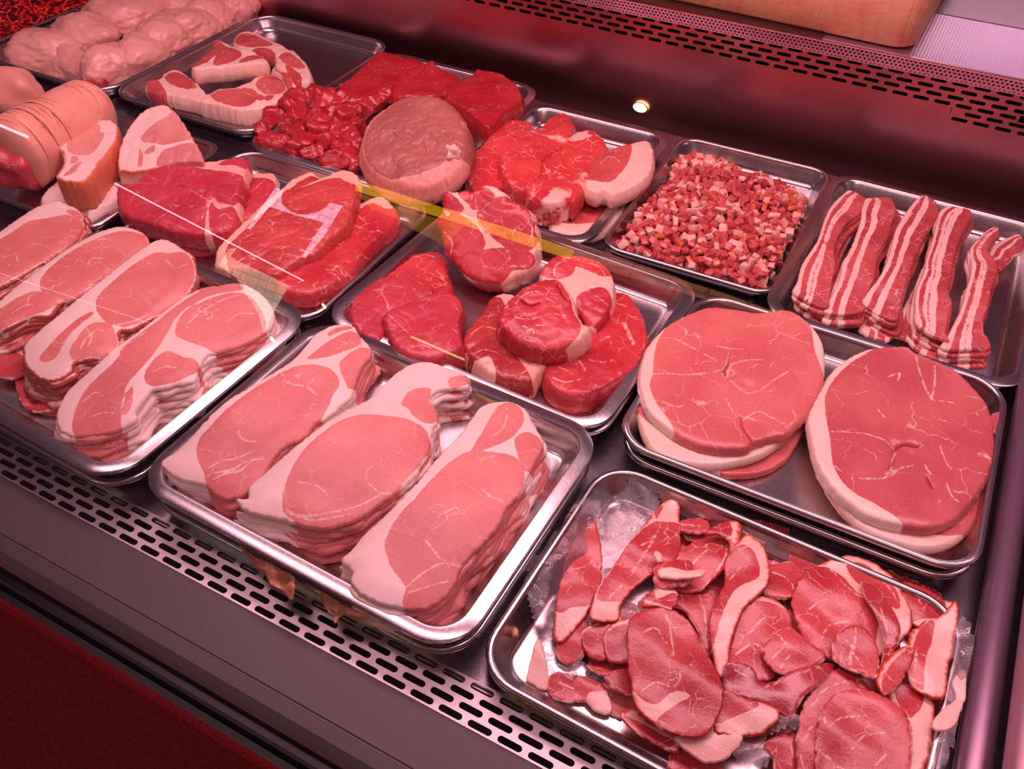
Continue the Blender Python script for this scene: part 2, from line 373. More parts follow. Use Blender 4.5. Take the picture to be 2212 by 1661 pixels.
def stack(name, what, where, cat, group, zid, outline, ztop, n, t, mat, leans=(), veins=(), shift=(0, 0), grow=.01, jit=.003, h=.003, tilt=(0, 0), rag=.0009, toplabel=None, low_h=.005, dz=None, jags=.002, sdfun=None, bot_mat=None, kk=None, **k):
    """a pile of slices, each slice its own object; the top one is traced, the ones under it follow with their own outline"""
    O = full(zid, outline); c = poly_centroid(O); fr = Frame(at(c, ztop), tilt); P = fr.px(O); ct = P.mean(0)
    ls = [fr.px(full(zid, l)) for l in leans]; vv = [catmull(fr.px(full(zid, l)), .003, False) for l in veins]
    SEED[0] += 1; rs = np.random.RandomState(SEED[0]*7+3)
    for i in range(n):
        f = i/max(1, n-1)
        if i == 0: Q = P; L2 = [catmull(l, .003) for l in ls]; v2 = vv; sf = sdfun(fr) if sdfun else None
        else:
            a = rs.normal(0, .012); s = 1+grow*f+rs.normal(0, .004); sh = np.array(shift)*f+rs.normal(0, jit, 2)*(.4+.6*f)
            R = np.array([[math.cos(a), -math.sin(a)], [math.sin(a), math.cos(a)]])*s
            tr = lambda q: (np.asarray(q)-ct)@R.T+ct+sh
            Q = tr(P); Q = Q+rs.normal(0, jags, Q.shape)
            L2 = [catmull(tr(l), .005) for l in ls]; v2 = []
            if sdfun: g = sdfun(fr); iR = np.linalg.inv(R); sf = (lambda V, g=g, iR=iR, sh=sh: g((V-ct-sh)@iR.T+ct))
            else: sf = None
        me = slab_mesh(name, Q, t*.97, h=h if i == 0 else low_h, leans=L2, veins=v2, seed=SEED[0]*10+i, rag=rag, sdfun=sf, rows=2, **k)
        o = mkobj(name, me, mat if i == 0 or not bot_mat else bot_mat)
        m = fr.matrix(); 
        for q in range(3): m[q][3] -= fr.n[q]*t*i
        o.matrix_world = m
        lab = (toplabel or ('topmost %s of %s' % (what, where))) if i == 0 else '%s %s from the top, %s' % (ORD[i], what, where)
        tag(o, lab, cat, group)
# ------------------------------------------------------------------ blobs
def blob(name, label, cat, loc, r, rotz=0, lump=.2, ls=1.3, seed=1, mat=None, sub=4, group=None, flat=-.6, fine=.03, cuts=0, tilt=0., creases=0.):
    bm = bmesh.new(); bmesh.ops.create_icosphere(bm, subdivisions=sub, radius=1)
    rs = np.random.RandomState(seed)
    planes = [(lambda v: (v/np.linalg.norm(v)))(rs.normal(0, 1, 3)) for _ in range(cuts)]; ds = rs.uniform(.52, .8, cuts)
    for v in bm.verts:
        p = v.co.copy()
        for nn, dd in zip(planes, ds):
            q = nn[0]*p.x+nn[1]*p.y+nn[2]*p.z
            if q > dd: 
                q2 = (q-dd)*.88; p = p-Vector((nn[0]*q2, nn[1]*q2, nn[2]*q2))
        s = 1+lump*noise.noise(p*ls+Vector((seed*3.1, seed, 0)))+fine*noise.noise(p*5+Vector((seed, 0, seed*2.3)))+fine*.4*noise.noise(p*11+Vector((seed, 0, seed)))-creases*math.exp(-(noise.noise(p*1.7+Vector((seed*1.3, 2, 0)))/.045)**2)
        p = p*s
        if p.z < flat: p.z = flat+(p.z-flat)*.15
        v.co = Vector((p.x*r[0], p.y*r[1], p.z*r[2]))
    me = bpy.data.meshes.new(name); bm.to_mesh(me); bm.free()
    nv = len(me.vertices); setattr_f(me, 'sd', np.full(nv, .02)); setattr_f(me, 'vd', np.full(nv, .05)); setattr_f(me, 'rind', np.zeros(nv))
    o = mkobj(name, me, mat); o.location = loc; o.rotation_euler = (tilt, 0, rotz)
    return tag(o, label, cat, group)
# ------------------------------------------------------------------ trays
def rrect(w, d, r, k=9):
    pts = []
    r = max(r, .001)
    for cx, cy, a0 in ((w/2-r, d/2-r, 0), (-w/2+r, d/2-r, 90), (-w/2+r, -d/2+r, 180), (w/2-r, -d/2+r, 270)):
        for j in range(k): a = math.radians(a0+90*j/(k-1)); pts.append((cx+r*math.cos(a), cy+r*math.sin(a)))
    return pts
def tray(label, cx, cy, wd, dp, th, z, depth=.028, cr=.045, rim='flat', rw=.0135, name='metal_tray', taper=.010):
    if rim == 'flat': prof = [(0, -.0045), (-.0003, -.0008), (.0008, 0), (rw, 0.0002), (rw+.0012, -.0008), (rw+.0028, -.004)]
    else:
        R = .0038; prof = [(R-R*math.cos(a), R*math.sin(a)-R) for a in np.linspace(-1.9, 1.9, 11)]
        prof = [(R-R*math.cos(math.radians(a)), -R+R*math.sin(math.radians(a))) for a in range(-100, 181, 28)]
        prof += [(2*R+.0004, -.008)]
    x0 = prof[-1][0]; F = .010
    for a in range(0, 91, 15):
        prof.append((x0+taper+F*(1-math.cos(math.radians(a))), -depth+F-F*math.sin(math.radians(a))))
    V = []; Fc = []; K = 36
    for (o, zz) in prof:
        for p in rrect(wd-2*o, dp-2*o, max(cr-o, .006)): V.append((p[0], p[1], zz))
    for i in range(len(prof)-1):
        for j in range(K): a = i*K+j; b = i*K+(j+1) % K; Fc.append([a, b, b+K, a+K])
    n = len(prof)-1
    Fc.append([n*K+j for j in range(K)])
    bm = bmesh.new(); 
    vs2 = [bm.verts.new(v) for v in V]
    for f in Fc: bm.faces.new([vs2[i] for i in f])
    me = bpy.data.meshes.new(name); bm.to_mesh(me); bm.free()
    if rim == 'flat': me.set_sharp_from_angle(angle=math.radians(40))
    o = mkobj(name, me, M_tray); o.location = (cx, cy, z); o.rotation_euler = (0, 0, math.radians(th))
    so = o.modifiers.new('wall', 'SOLIDIFY'); so.thickness = .0009; so.offset = 0
    return tag(o, label, 'tray', 'steel display trays')
S_ = .72
tray('wide flat-rimmed steel tray holding three stacks of unsmoked pork back bacon, front row', -.412, .480, .397, .309, -1.53, .0216)
tray('lower steel tray nested under the tray of three unsmoked bacon stacks', -.410, .478, .392, .303, -1.2, .0015, rim='rolled')
tray('steel tray holding four stacks of smoked back bacon at the front left', -.815, .487, .388, .325, -2.39, .0216)
tray('lower steel tray nested under the smoked back bacon tray', -.812, .486, .382, .318, -2.1, .0015, rim='rolled')
tray('rolled-rim steel tray lined with clear film under loose smoked bacon slices', -.016, .467, .381, .290, -1.61, 0, rim='rolled')
tray('rolled-rim steel tray of rump and sirloin steaks in the middle row', -.8165, .797, .373, .324, .38, 0, rim='rolled')
tray('flat-rimmed steel tray of thick round beef steaks in the centre', -.410, .795, .394, .321, -2.54, .0144)
tray('lower steel tray nested under the round beef steak tray', -.408, .793, .388, .314, -2.2, -.0005)
tray('rolled-rim steel tray holding two piles of round gammon steaks', -.015, .778, .379, .305, .25, .0216, rim='rolled')
tray('lower steel tray nested under the gammon steak tray', -.014, .777, .374, .300, .4, .0015, rim='rolled')
tray('rolled-rim steel tray of lamb chops, half empty, in the back row', -1.189, 1.209, .334, .440, .40, 0, rim='rolled', cr=.05)
tray('flat-rimmed steel tray of diced beef and the round joint', -.843, 1.177, .351, .436, .87, 0, cr=.05)
tray('steel tray of lamb shoulder pieces in the back row', -.5275, 1.156, .270, .377, .89, 0)
tray('steel tray heaped with diced bacon lardons', -.253, 1.173, .258, .372, 1.10, 0, cr=.035, rw=.008, rim='rolled')
tray('flat-rimmed steel tray of streaky bacon piles at the back right', .034, 1.156, .324, .414, -.29, 0)
tray('brassy-looking steel tray under the rolled pork joint and thick pork chops', -1.235, .797, .400, .29, 0, 0, rim='rolled', cr=.03)
tray('steel tray crowded with raw chicken thighs at the back left', -1.525, 1.205, .335, .452, 0, 0, rim='rolled', cr=.05)
tray('steel tray of red minced beef in the far back left corner', -1.88, 1.205, .335, .452, 0, 0, rim='rolled', cr=.05)

# ------------------------------------------------------------------ cabinet
def quad_strip(name, prof, x0, x1, mat, seg=1, smooth=False):
    V = []; F = []; n = len(prof)
    for i in range(seg+1):
        x = x0+(x1-x0)*i/seg
        for (y, z) in prof: V.append((x, y, z))
    for i in range(seg):
        for j in range(n-1): a = i*n+j; F.append([a, a+n, a+n+1, a+1])
    return mkobj(name, mesh(name, V, F), mat, smooth=smooth)
DZ = -.0295
XL, XR = -2.6, .30
def struct(o, label=None): o['kind'] = 'structure'; return o
deck = quad_strip('floor', [(.327, DZ), (1.402, DZ), (1.403, DZ-.03)], XL, XR, M_deck); struct(deck)
def perforated(name, x0, nx, rows, pitch, dv, L, W, origin, vdir, mat, arc=4, hexoff=True, skip=None):
    """steel strip with slots, row by row; v runs along vdir from origin"""
    V = []; F = []; vd = np.array(vdir, float)
    def P(x, v): q = np.array(origin, float)+vd*v; return (x, q[1], q[2])
    per = 4*arc
    hole = []
    for cx, a0 in ((L/2-W/2, -90), (-(L/2-W/2), 90)):
        for j in range(2*arc): a = math.radians(a0+180*j/(2*arc-1)); hole.append((cx+W/2*math.cos(a), W/2*math.sin(a)))
    n = len(hole)
    def border(hx, hy):
        # radial projection on the cell rectangle
        d = max(abs(hx)/(pitch/2), abs(hy)/(dv/2)) or 1e-9; return (hx/d, hy/d)
    brd = [border(x*.6+math.copysign(min(abs(x), 1)*0, x), y*1.6) for x, y in hole]
    # snap the four nearest to the corners
    for sx in (-1, 1):
        for sy in (-1, 1):
            k = min(range(n), key=lambda i: (brd[i][0]-sx*pitch/2)**2+(brd[i][1]-sy*dv/2)**2); brd[k] = (sx*pitch/2, sy*dv/2)
    for r in range(rows):
        off = (pitch/2 if r % 2 and hexoff else 0)
        for i in range(nx):
            if skip and skip(r, i): 
                cx = x0+off+i*pitch; cv = r*dv; b = len(V)
                V += [P(cx-pitch/2, cv-dv/2), P(cx+pitch/2, cv-dv/2), P(cx+pitch/2, cv+dv/2), P(cx-pitch/2, cv+dv/2)]; F.append([b, b+1, b+2, b+3]); continue
            cx = x0+off+i*pitch; cv = r*dv; b = len(V)
            for (hx, hy) in hole: V.append(P(cx+hx, cv+hy))
            for (hx, hy) in brd: V.append(P(cx+hx, cv+hy))
            for j in range(n): k = (j+1) % n; F.append([b+j, b+k, b+n+k, b+n+j])
    o = mkobj(name, mesh(name, V, F), mat, smooth=False)
    so = o.modifiers.new('gauge', 'SOLIDIFY'); so.thickness = .0010; so.offset = 0
    return o
# front air grille (a part of the case)
case = empty('display_cabinet', (-.4, .3, DZ)); tag(case, 'stainless refrigerated butcher display cabinet with slotted front grille and grey sill', 'display case')
def own(o): 
    mw = o.matrix_world.copy(); o.parent = case; o.matrix_parent_inverse = Matrix.Translation(-Vector(case.location)); return o
g = perforated('air_grille', -1.80, 64, 4, .0300, .0103, .0238, .0062, (0, .2962, DZ+.0008), (0, 1, .06), M_grille); own(g)
o = quad_strip('grille_duct', [(.286, DZ-.03), (.332, DZ-.03)], XL, XR, M_void); own(o)
o = quad_strip('duct_side', [(.330, DZ-.03), (.3315, DZ)], XL, XR, M_void); own(o)
o = quad_strip('front_sill', [(.2915, DZ-.03), (.2915, DZ-.0005), (.2905, DZ+.0005), (.2880, DZ+.0002), (.2395, DZ-.0012), (.2385, DZ-.0025), (.2370, DZ-.0025), (.2360, DZ-.001), (.224, DZ-.003), (.217, DZ-.008)], XL, .5, M_panel); own(o)
o = quad_strip('sill_edge', [(.217, DZ-.008), (.213, DZ-.010), (.2125, DZ-.022)], XL, .5, M_panel2); own(o)
o = quad_strip('glass_seal', [(.2125, DZ-.022), (.205, DZ-.022), (.203, DZ-.010), (.199, DZ-.008), (.197, DZ-.020), (.190, DZ-.020), (.188, DZ-.010)], XL, .5, M_black); own(o)
o = quad_strip('granite_front', [(.188, DZ-.010), (.184, DZ-.008), (.180, DZ-.009), (.165, DZ-.022), (-.05, DZ-.20), (-.06, -.8)], XL, .5, M_granite); own(o)
# back wall
YW = 1.46
o = quad_strip('rear_channel', [(1.39, DZ-.028), (1.47, DZ-.028)], XL, XR, M_black); own(o)
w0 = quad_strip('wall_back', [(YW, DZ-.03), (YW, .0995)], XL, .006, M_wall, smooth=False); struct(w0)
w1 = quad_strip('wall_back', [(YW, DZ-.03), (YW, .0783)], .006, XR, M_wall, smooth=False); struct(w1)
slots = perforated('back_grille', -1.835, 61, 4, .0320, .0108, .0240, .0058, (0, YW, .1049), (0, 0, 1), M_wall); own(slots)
slots.location.z += 0
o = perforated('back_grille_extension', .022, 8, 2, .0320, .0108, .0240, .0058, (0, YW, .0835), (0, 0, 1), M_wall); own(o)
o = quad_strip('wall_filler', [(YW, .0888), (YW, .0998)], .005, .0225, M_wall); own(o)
o = quad_strip('wall_duct', [(YW+.03, .06), (YW+.03, .16)], XL, XR, M_void); own(o)
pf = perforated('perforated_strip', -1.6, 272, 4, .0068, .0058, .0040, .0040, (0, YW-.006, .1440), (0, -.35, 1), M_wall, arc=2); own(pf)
LZ = .1665
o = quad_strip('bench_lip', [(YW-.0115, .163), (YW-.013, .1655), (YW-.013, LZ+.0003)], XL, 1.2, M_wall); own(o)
def dimple_mat():
    mt, nt, p = newmat('dimple textured steel'); b = NB(nt); tc = b.n('ShaderNodeTexCoord').outputs['Object']
    vo = b.n('ShaderNodeTexVoronoi', feature='F1'); vo.inputs['Scale'].default_value = 210; vo.inputs['Randomness'].default_value = 0.; b.L(tc, vo.inputs['Vector'])
    bp = b.n('ShaderNodeBump'); bp.inputs['Strength'].default_value = .6; bp.inputs['Distance'].default_value = .0012; b.L(vo.outputs['Distance'], bp.inputs['Height']); b.L(bp.outputs[0], p.inputs['Normal'])
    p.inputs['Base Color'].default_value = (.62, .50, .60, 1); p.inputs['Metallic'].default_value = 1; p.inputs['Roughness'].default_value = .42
    return mt
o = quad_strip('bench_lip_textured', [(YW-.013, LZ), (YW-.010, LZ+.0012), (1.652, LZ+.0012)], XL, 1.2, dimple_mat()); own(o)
M_bench = steel('plain bench steel', (.20, .165, .14), rough=.30, bump=.05, var=.03)
o = quad_strip('prep_bench', [(1.652, LZ+.0022), (2.9, LZ+.0022)], XL, 1.6, M_bench); own(o)
# plain cover plate
xp = at((1767, 98), LZ)[0]
bm = bmesh.new(); bmesh.ops.create_cube(bm, size=1); 
for v in bm.verts: v.co = Vector((v.co.x*1.6, v.co.y*.19, v.co.z*.0022))
me = bpy.data.meshes.new('cover_plate'); bm.to_mesh(me); bm.free()
o = mkobj('cover_plate', me, M_bench, smooth=False); o.location = (xp-.8, YW-.0145+.095, LZ+.0026); own(o)
# end wall and end rail
o = mkobj('end_panel', mesh('end_panel', [(.245, .2, DZ), (.245, 1.46, DZ), (.245, 1.46, .2), (.245, .2, .2)], [[0, 1, 2, 3]]), steel('polished end panel', (.55, .50, .52), rough=.16, bump=.05, var=.04), smooth=False); own(o)
def tube(name, pts, r, mat, k=12):
    V = []; F = []
    for i, p in enumerate(pts):
        p = np.array(p, float); a = np.array(pts[max(i-1, 0)], float); c = np.array(pts[min(i+1, len(pts)-1)], float); d = c-a; d /= np.linalg.norm(d)
        u = np.cross(d, [0, 0, 1.]); u = u/np.linalg.norm(u) if np.linalg.norm(u) > 1e-3 else np.array([1., 0, 0]); v = np.cross(u, d)
        for j in range(k): t = 2*math.pi*j/k; V.append(p+r*(math.cos(t)*u+math.sin(t)*v))
    for i in range(len(pts)-1):
        for j in range(k): a = i*k+j; b = i*k+(j+1) % k; F.append([a, b, b+k, a+k])
    F.append(list(range(k))[::-1]); F.append([(len(pts)-1)*k+j for j in range(k)])
    return mkobj(name, mesh(name, V, F), mat)
M_rail = plain('satin lilac end rail', (.27, .17, .24), .28, .6)
M_rail2 = plain('pinkish tubular rail', (.42, .24, .30), .34, .4)
o = tube('end_rail', [(.2010, y, -.004) for y in np.linspace(.2, 1.4, 12)], .0145, M_rail, 24); own(o)
o = tube('end_rail_upper', [(.2300, y, .022) for y in np.linspace(.2, 1.45, 12)], .0150, M_rail2, 24); own(o)
# chopping board
def board():
    mt, nt, p = newmat('worn butcher block wood'); b = NB(nt); tc = b.n('ShaderNodeTexCoord').outputs['Object']
    n = b.noise(b.vmath('MULTIPLY', tc, (6., 1., 40.)), 9, 6, .65); n2 = b.noise(tc, 16, 3)
    wv = b.n('ShaderNodeTexWave', wave_type='RINGS', rings_direction='Y'); wv.inputs['Scale'].default_value = 16; wv.inputs['Distortion'].default_value = 3.5; wv.inputs['Detail'].default_value = 2; b.L(tc, wv.inputs['Vector'])
    c = b.mix(n.outputs['Fac'], (.52, .20, .10), (.88, .52, .29)); c = b.mix(b.step(wv.outputs['Fac'], .2, .9, 0, .35), c, (.82, .40, .22))
    c = b.mix(b.step(n2.outputs['Fac'], .42, .68, 0, .7), c, (.74, .20, .11))
    br = b.n('ShaderNodeTexBrick'); br.inputs['Scale'].default_value = 1; br.inputs['Brick Width'].default_value = .13; br.inputs['Row Height'].default_value = .06; br.inputs['Mortar Size'].default_value = .0006; b.L(tc, br.inputs['Vector'])
    c = b.mix(b.math('MULTIPLY', br.outputs['Fac'], .5), c, (.3, .10, .06))
    cr = b.step(b.noise(b.vmath('MULTIPLY', tc, (20., 1., 3.)), 14, 3).outputs['Fac'], .68, .74, 0, .7); c = b.mix(cr, c, (.40, .08, .05))
    b.L(c, p.inputs['Base Color']); p.inputs['Roughness'].default_value = .62
    bp = b.n('ShaderNodeBump'); bp.inputs['Strength'].default_value = .5; bp.inputs['Distance'].default_value = .001; b.L(n.outputs['Fac'], bp.inputs['Height']); b.L(bp.outputs[0], p.inputs['Normal'])
    W, D, T = .95, .62, .080
    c0 = at((1953, 108), LZ+.003)
    V = []; F = []; K = 36
    prof = [(0.004, 0), (0, .004), (0, T-.006), (.002, T-.002), (.006, T)]
    for (o_, zz) in prof:
        for q in rrect(W-2*o_, D-2*o_, .032): V.append((q[0], q[1], zz))
    for i in range(len(prof)-1):
        for j in range(K): a = i*K+j; bb = i*K+(j+1) % K; F.append([a, bb, bb+K, a+K])
    F.append([4*K+j for j in range(K)]); F.append([j for j in range(K)][::-1])
    me = mesh('chopping_board', V, F); o = mkobj('chopping_board', me, mt); 
    th = math.radians(-2.0); o.rotation_euler = (0, 0, th)
    lx, ly = W/2-.012, -D/2+.004
    o.location = (c0[0]-(lx*math.cos(th)-ly*math.sin(th)), c0[1]-(lx*math.sin(th)+ly*math.cos(th)), LZ+.0040)
    o.data.polygons.foreach_set('use_smooth', [True]*(len(F)-2)+[False]*2)
    tag(o, 'thick worn wooden butcher block chopping board on the rear bench', 'chopping board')
board()
# ------------------------------------------------------------------ unsmoked back bacon, front centre tray
GP = 'unsmoked pork back bacon stacks'
stack('bacon_rasher', 'unsmoked back bacon rasher', 'left pork stack, front centre tray', 'bacon rasher', GP, 'G',
 [(108,692),(130,735),(200,778),(310,805),(370,852),(430,872),(500,852),(560,810),(600,760),(640,685),(700,622),(790,582),(835,520),(900,480),(960,430),(1012,380),(1040,300),(1065,240),(1108,185),(1095,140),(1050,90),(1022,50),(970,38),(900,52),(840,95),(790,150),(735,210),(640,270),(530,340),(430,400),(330,490),(250,570),(180,640)],
 .030, 8, .0043, M_pork, leans=[
 [(275,640),(290,590),(340,535),(400,475),(480,408),(570,340),(660,285),(740,253),(830,243),(905,258),(950,295),(957,340),(930,385),(900,450),(850,530),(820,560),(760,620),(700,640),(650,690),(620,780),(560,840),(500,880),(430,900),(370,880),(330,830),(310,760),(285,700)],
 [(805,218),(860,165),(930,112),(1015,75),(1060,105),(1050,150),(985,175),(905,205)],
 [(958,250),(975,213),(1050,160),(1120,170),(1085,260),(1040,340),(1000,350),(975,300)],
 [(905,82),(950,60),(1010,50),(1022,62),(945,88),(908,105)]],
 veins=[[(690,315),(740,335),(800,345),(850,385)],[(800,345),(840,310)],[(330,740),(400,700),(460,690),(560,650)],[(360,760),(450,740),(520,700),(600,690)],[(350,790),(420,760),(480,750),(540,700)],[(470,560),(500,600),(560,610)],[(900,220),(930,235),(955,275)]],
 dome=.003, dome_w=.02, wave=.0022, shift=(.007, -.005), jit=.002, h=.0024, toplabel='large unsmoked back bacon rasher, topmost of left pork stack, front centre tray')
stack('bacon_rasher', 'unsmoked back bacon rasher', 'middle pork stack, front centre tray', 'bacon rasher', GP, 'G',
 [(465,872),(520,872),(525,820),(600,748),(700,660),(800,578),(900,508),(1000,450),(1080,408),(1140,368),(1200,300),(1270,248),(1340,222),(1410,225),(1480,248),(1550,268),(1574,310),(1570,342),(1500,348),(1440,352),(1400,370),(1387,400),(1422,450),(1427,500),(1400,540),(1390,600),(1382,650),(1340,722),(1290,790),(1200,862),(1130,912),(1060,962),(1000,988),(900,1012),(800,1002),(700,972),(600,952),(520,932),(480,902)],
 .036, 9, .0044, M_pork, leans=[
 [(685,880),(700,810),(748,700),(810,620),(880,560),(960,510),(1060,483),(1180,488),(1290,508),(1360,540),(1386,580),(1386,640),(1335,722),(1265,800),(1190,890),(1120,960),(1040,1000),(900,1030),(800,1020),(730,975),(690,940)],
 [(1255,432),(1278,382),(1330,352),(1398,350),(1385,400),(1425,450),(1428,500),(1372,520),(1312,492),(1288,455)],
 [(1478,308),(1560,285),(1580,320),(1500,350)]],
 veins=[[(720,950),(820,960),(900,950),(1000,930),(1080,900),(1150,860)],[(700,930),(800,975),(900,975),(1020,950)],[(1310,290),(1360,265),(1430,245)],[(760,800),(850,820),(900,860)],[(1090,800),(1150,850),(1200,850)],[(640,690),(580,780),(560,850)]],
 dome=.003, dome_w=.022, wave=.0025, shift=(.006, -.012), jit=.003, h=.0024, toplabel='broad unsmoked back bacon rasher with a hooked fatty tail, topmost of the middle stack')
stack('bacon_rasher', 'unsmoked back bacon rasher', 'right pork stack, front centre tray', 'bacon rasher', GP, 'G',
 [(968,1162),(1000,1130),(1080,1040),(1160,970),(1240,890),(1330,800),(1400,710),(1480,620),(1540,560),(1590,490),(1640,430),(1720,405),(1790,412),(1850,450),(1880,510),(1920,570),(1927,632),(1890,702),(1850,782),(1820,852),(1752,922),(1722,990),(1652,1082),(1572,1162),(1532,1215),(1510,1280),(1450,1350),(1380,1392),(1300,1398),(1200,1385),(1100,1350),(1030,1300),(1012,1260),(1022,1220)],
 .030, 8, .0043, M_pork, leans=[
 [(1175,1110),(1190,1050),(1250,950),(1320,880),(1390,798),(1470,718),(1560,658),(1650,652),(1750,668),(1802,690),(1838,740),(1840,810),(1790,900),(1750,960),(1700,1050),(1620,1140),(1550,1220),(1530,1300),(1450,1390),(1300,1440),(1262,1380),(1275,1310),(1240,1260),(1200,1200)],
 [(1580,660),(1640,560),(1690,470),(1740,418),(1800,420),(1840,480),(1825,540),(1782,590),(1702,628),(1620,655)],
 [(1798,640),(1800,590),(1850,560),(1905,580),(1935,640),(1890,720),(1842,745)]],
 veins=[[(1270,1310),(1340,1250),(1400,1210),(1460,1190),(1540,1200)],[(1290,1330),(1380,1300),(1480,1270)],[(1440,1170),(1400,1120),(1370,1080)],[(1640,830),(1680,870),(1740,890)],[(1690,580),(1740,540),(1760,480)],[(1090,1230),(1080,1180),(1110,1120)]],
 dome=.003, dome_w=.02, wave=.0022, shift=(.008, -.006), jit=.002, h=.0024, toplabel='unsmoked back bacon rasher with a creamy folded end, topmost of the right stack')
# ------------------------------------------------------------------ smoked back bacon, front left tray
GS = 'smoked back bacon stacks'
stack('bacon_rasher', 'smoked bacon rasher', 'rightmost stack, front left tray', 'bacon rasher', GS, 'D',
 [(303,1262),(318,1200),(368,1110),(448,1030),(540,950),(640,870),(740,800),(830,730),(900,670),(960,630),(1010,590),(1100,550),(1200,535),(1290,523),(1380,558),(1450,620),(1484,680),(1478,750),(1430,800),(1360,840),(1290,870),(1190,900),(1130,915),(1108,935),(1090,962),(1070,1012),(1050,1060),(960,1080),(880,1100),(822,1108),(800,1135),(735,1222),(742,1262),(682,1302),(602,1335),(500,1352),(400,1355),(330,1325)],
 .032, 9, .0044, M_pork, leans=[
 [(958,822),(963,760),(1010,680),(1080,640),(1200,598),(1300,588),(1370,618),(1430,700),(1440,800),(1340,860),(1200,905),(1100,882),(1010,852)],
 [(1012,650),(1040,620),(1095,555),(1180,530),(1290,518),(1322,568),(1200,588),(1100,618),(1040,660)],
 [(390,1300),(418,1200),(478,1100),(560,1020),(648,932),(658,890),(760,810),(860,740),(960,650),(1060,585),(1082,590),(1000,680),(950,740),(930,780),(880,860),(830,930),(760,1010),(700,1080),(668,1180),(660,1270),(640,1340),(450,1375),(400,1350)],
 [(788,1062),(800,1000),(860,930),(922,905),(1002,940),(1062,950),(1080,1000),(1000,1055),(900,1085),(825,1095)],
 [(663,1242),(690,1140),(725,1098),(722,1180),(690,1250)]],
 veins=[[(1030,750),(1090,690),(1200,630),(1300,600)],[(830,1020),(900,990),(960,1000)],[(960,850),(1040,880),(1130,895)],[(450,1180),(520,1130),(560,1150)],[(500,1260),(560,1240),(620,1250)],[(1240,740),(1300,700),(1380,700)],[(660,900),(700,860),(800,800)]],
 dome=.003, dome_w=.02, wave=.0025, shift=(.010, -.008), jit=.003, h=.0024, toplabel='long streaked back bacon rasher, topmost of rightmost stack, front left tray')
stack('bacon_rasher', 'smoked bacon rasher', 'second stack from right, front left tray', 'bacon rasher', GS, 'D',
 [(122,902),(130,860),(200,790),(300,708),(400,628),(500,548),(600,468),(700,388),(800,318),(870,288),(930,298),(1000,338),(1048,372),(1062,440),(1052,520),(1012,582),(930,642),(850,692),(780,742),(702,782),(652,785),(642,832),(622,882),(562,922),(480,942),(402,962),(392,1002),(332,1042),(270,1057),(190,1032),(130,962)],
 .034, 9, .0044, M_smoked, leans=[
 [(525,640),(550,590),(640,508),(740,428),(840,368),(920,368),(1000,358),(1050,420),(1052,510),(1000,590),(900,660),(800,720),(720,760),(640,768),(570,740),(530,690)],
 [(380,900),(420,838),(478,770),(530,750),(600,758),(625,800),(632,860),(570,920),(470,935),(400,950)],
 [(215,935),(288,850),(378,770),(440,720),(505,690),(512,702),(440,762),(380,822),(340,882),(300,942),(240,962)]],
 veins=[[(440,890),(470,840),(530,790),(560,800)],[(900,400),(950,450),(1010,430)],[(640,760),(720,740),(800,700)],[(470,780),(500,830),(480,880)]],
 dome=.003, dome_w=.02, wave=.0025, shift=(.006, -.014), jit=.003, h=.0024, rind_band=.0022, toplabel='smoked back bacon rasher with a white tail, topmost of the second stack from the right')
stack('bacon_rasher', 'smoked bacon rasher', 'third stack from right, front left tray', 'bacon rasher', GS, 'D',
 [(0,610),(60,560),(150,490),(240,420),(330,358),(430,298),(540,248),(640,223),(720,228),(790,263),(797,320),(750,372),(650,442),(560,492),(470,562),(380,612),(332,625),(300,662),(260,702),(150,712),(40,772),(-60,802),(-150,802),(-120,700)],
 .034, 9, .0044, M_smoked, leans=[
 [(215,540),(240,480),(330,400),(430,340),(540,290),(640,258),(720,253),(790,275),(790,340),(710,400),(590,480),(490,545),(390,612),(300,610),(230,580)],
 [(-100,740),(0,670),(100,610),(200,578),(290,598),(325,615),(255,675),(140,712),(40,765),(-60,805)]],
 veins=[[(480,430),(500,400),(560,400)],[(150,650),(160,610),(200,590)],[(60,700),(120,660),(180,650)]],
 dome=.003, dome_w=.02, wave=.0025, shift=(.004, -.014), jit=.003, h=.0024, rind_band=.0022, toplabel='smoked back bacon rasher topmost of the third stack from right, front left tray')
stack('bacon_rasher', 'smoked bacon rasher', 'leftmost stack, front left tray', 'bacon rasher', GS, 'D',
 [(-120,330),(0,240),(100,170),(180,118),(260,88),(320,78),(370,98),(432,130),(452,180),(432,242),(382,312),(292,372),(190,442),(80,512),(0,552),(-100,592),(-200,602),(-200,420)],
 .032, 8, .0044, M_smoked, leans=[
 [(-60,340),(60,260),(150,200),(250,178),(350,160),(385,165),(445,190),(430,260),(370,340),(250,400),(130,470),(0,545),(-100,580),(-150,450)],[(360,140),(390,130),(440,150),(440,180),(390,165)]],
 veins=[[(150,330),(200,320),(260,340)],[(20,400),(80,380),(100,420)]],
 dome=.003, dome_w=.02, wave=.0025, shift=(.012, -.006), jit=.003, h=.0026, rind_band=.0022, toplabel='smoked back bacon rasher nearest the pork chops, topmost of the leftmost stack')
def loose(label, zid, outline, z, leans=None, veins=(), mat=None, t=.004, tilt=(0, 0), name='bacon_slice', cat='bacon slice', group=None, **k):
    k.setdefault('dome', 0); k.setdefault('wave', .0045); k.setdefault('wave_s', 30); k.setdefault('edge_r', .0009); k.setdefault('h', .003); k.setdefault('bulge', .0005); k.setdefault('rag', .0009)
    return piece(name, label, cat, zid, outline, z, mat or M_cured, t=t, tilt=tilt, leans=leans if leans is not None else [[(p[0]*1.0, p[1]) for p in outline]], veins=veins, group=group, **k)
def inset(poly, f, dx=0, dy=0):
    c = np.array(poly).mean(0); return [tuple((np.array(p)-c)*f+c+(dx, dy)) for p in poly]
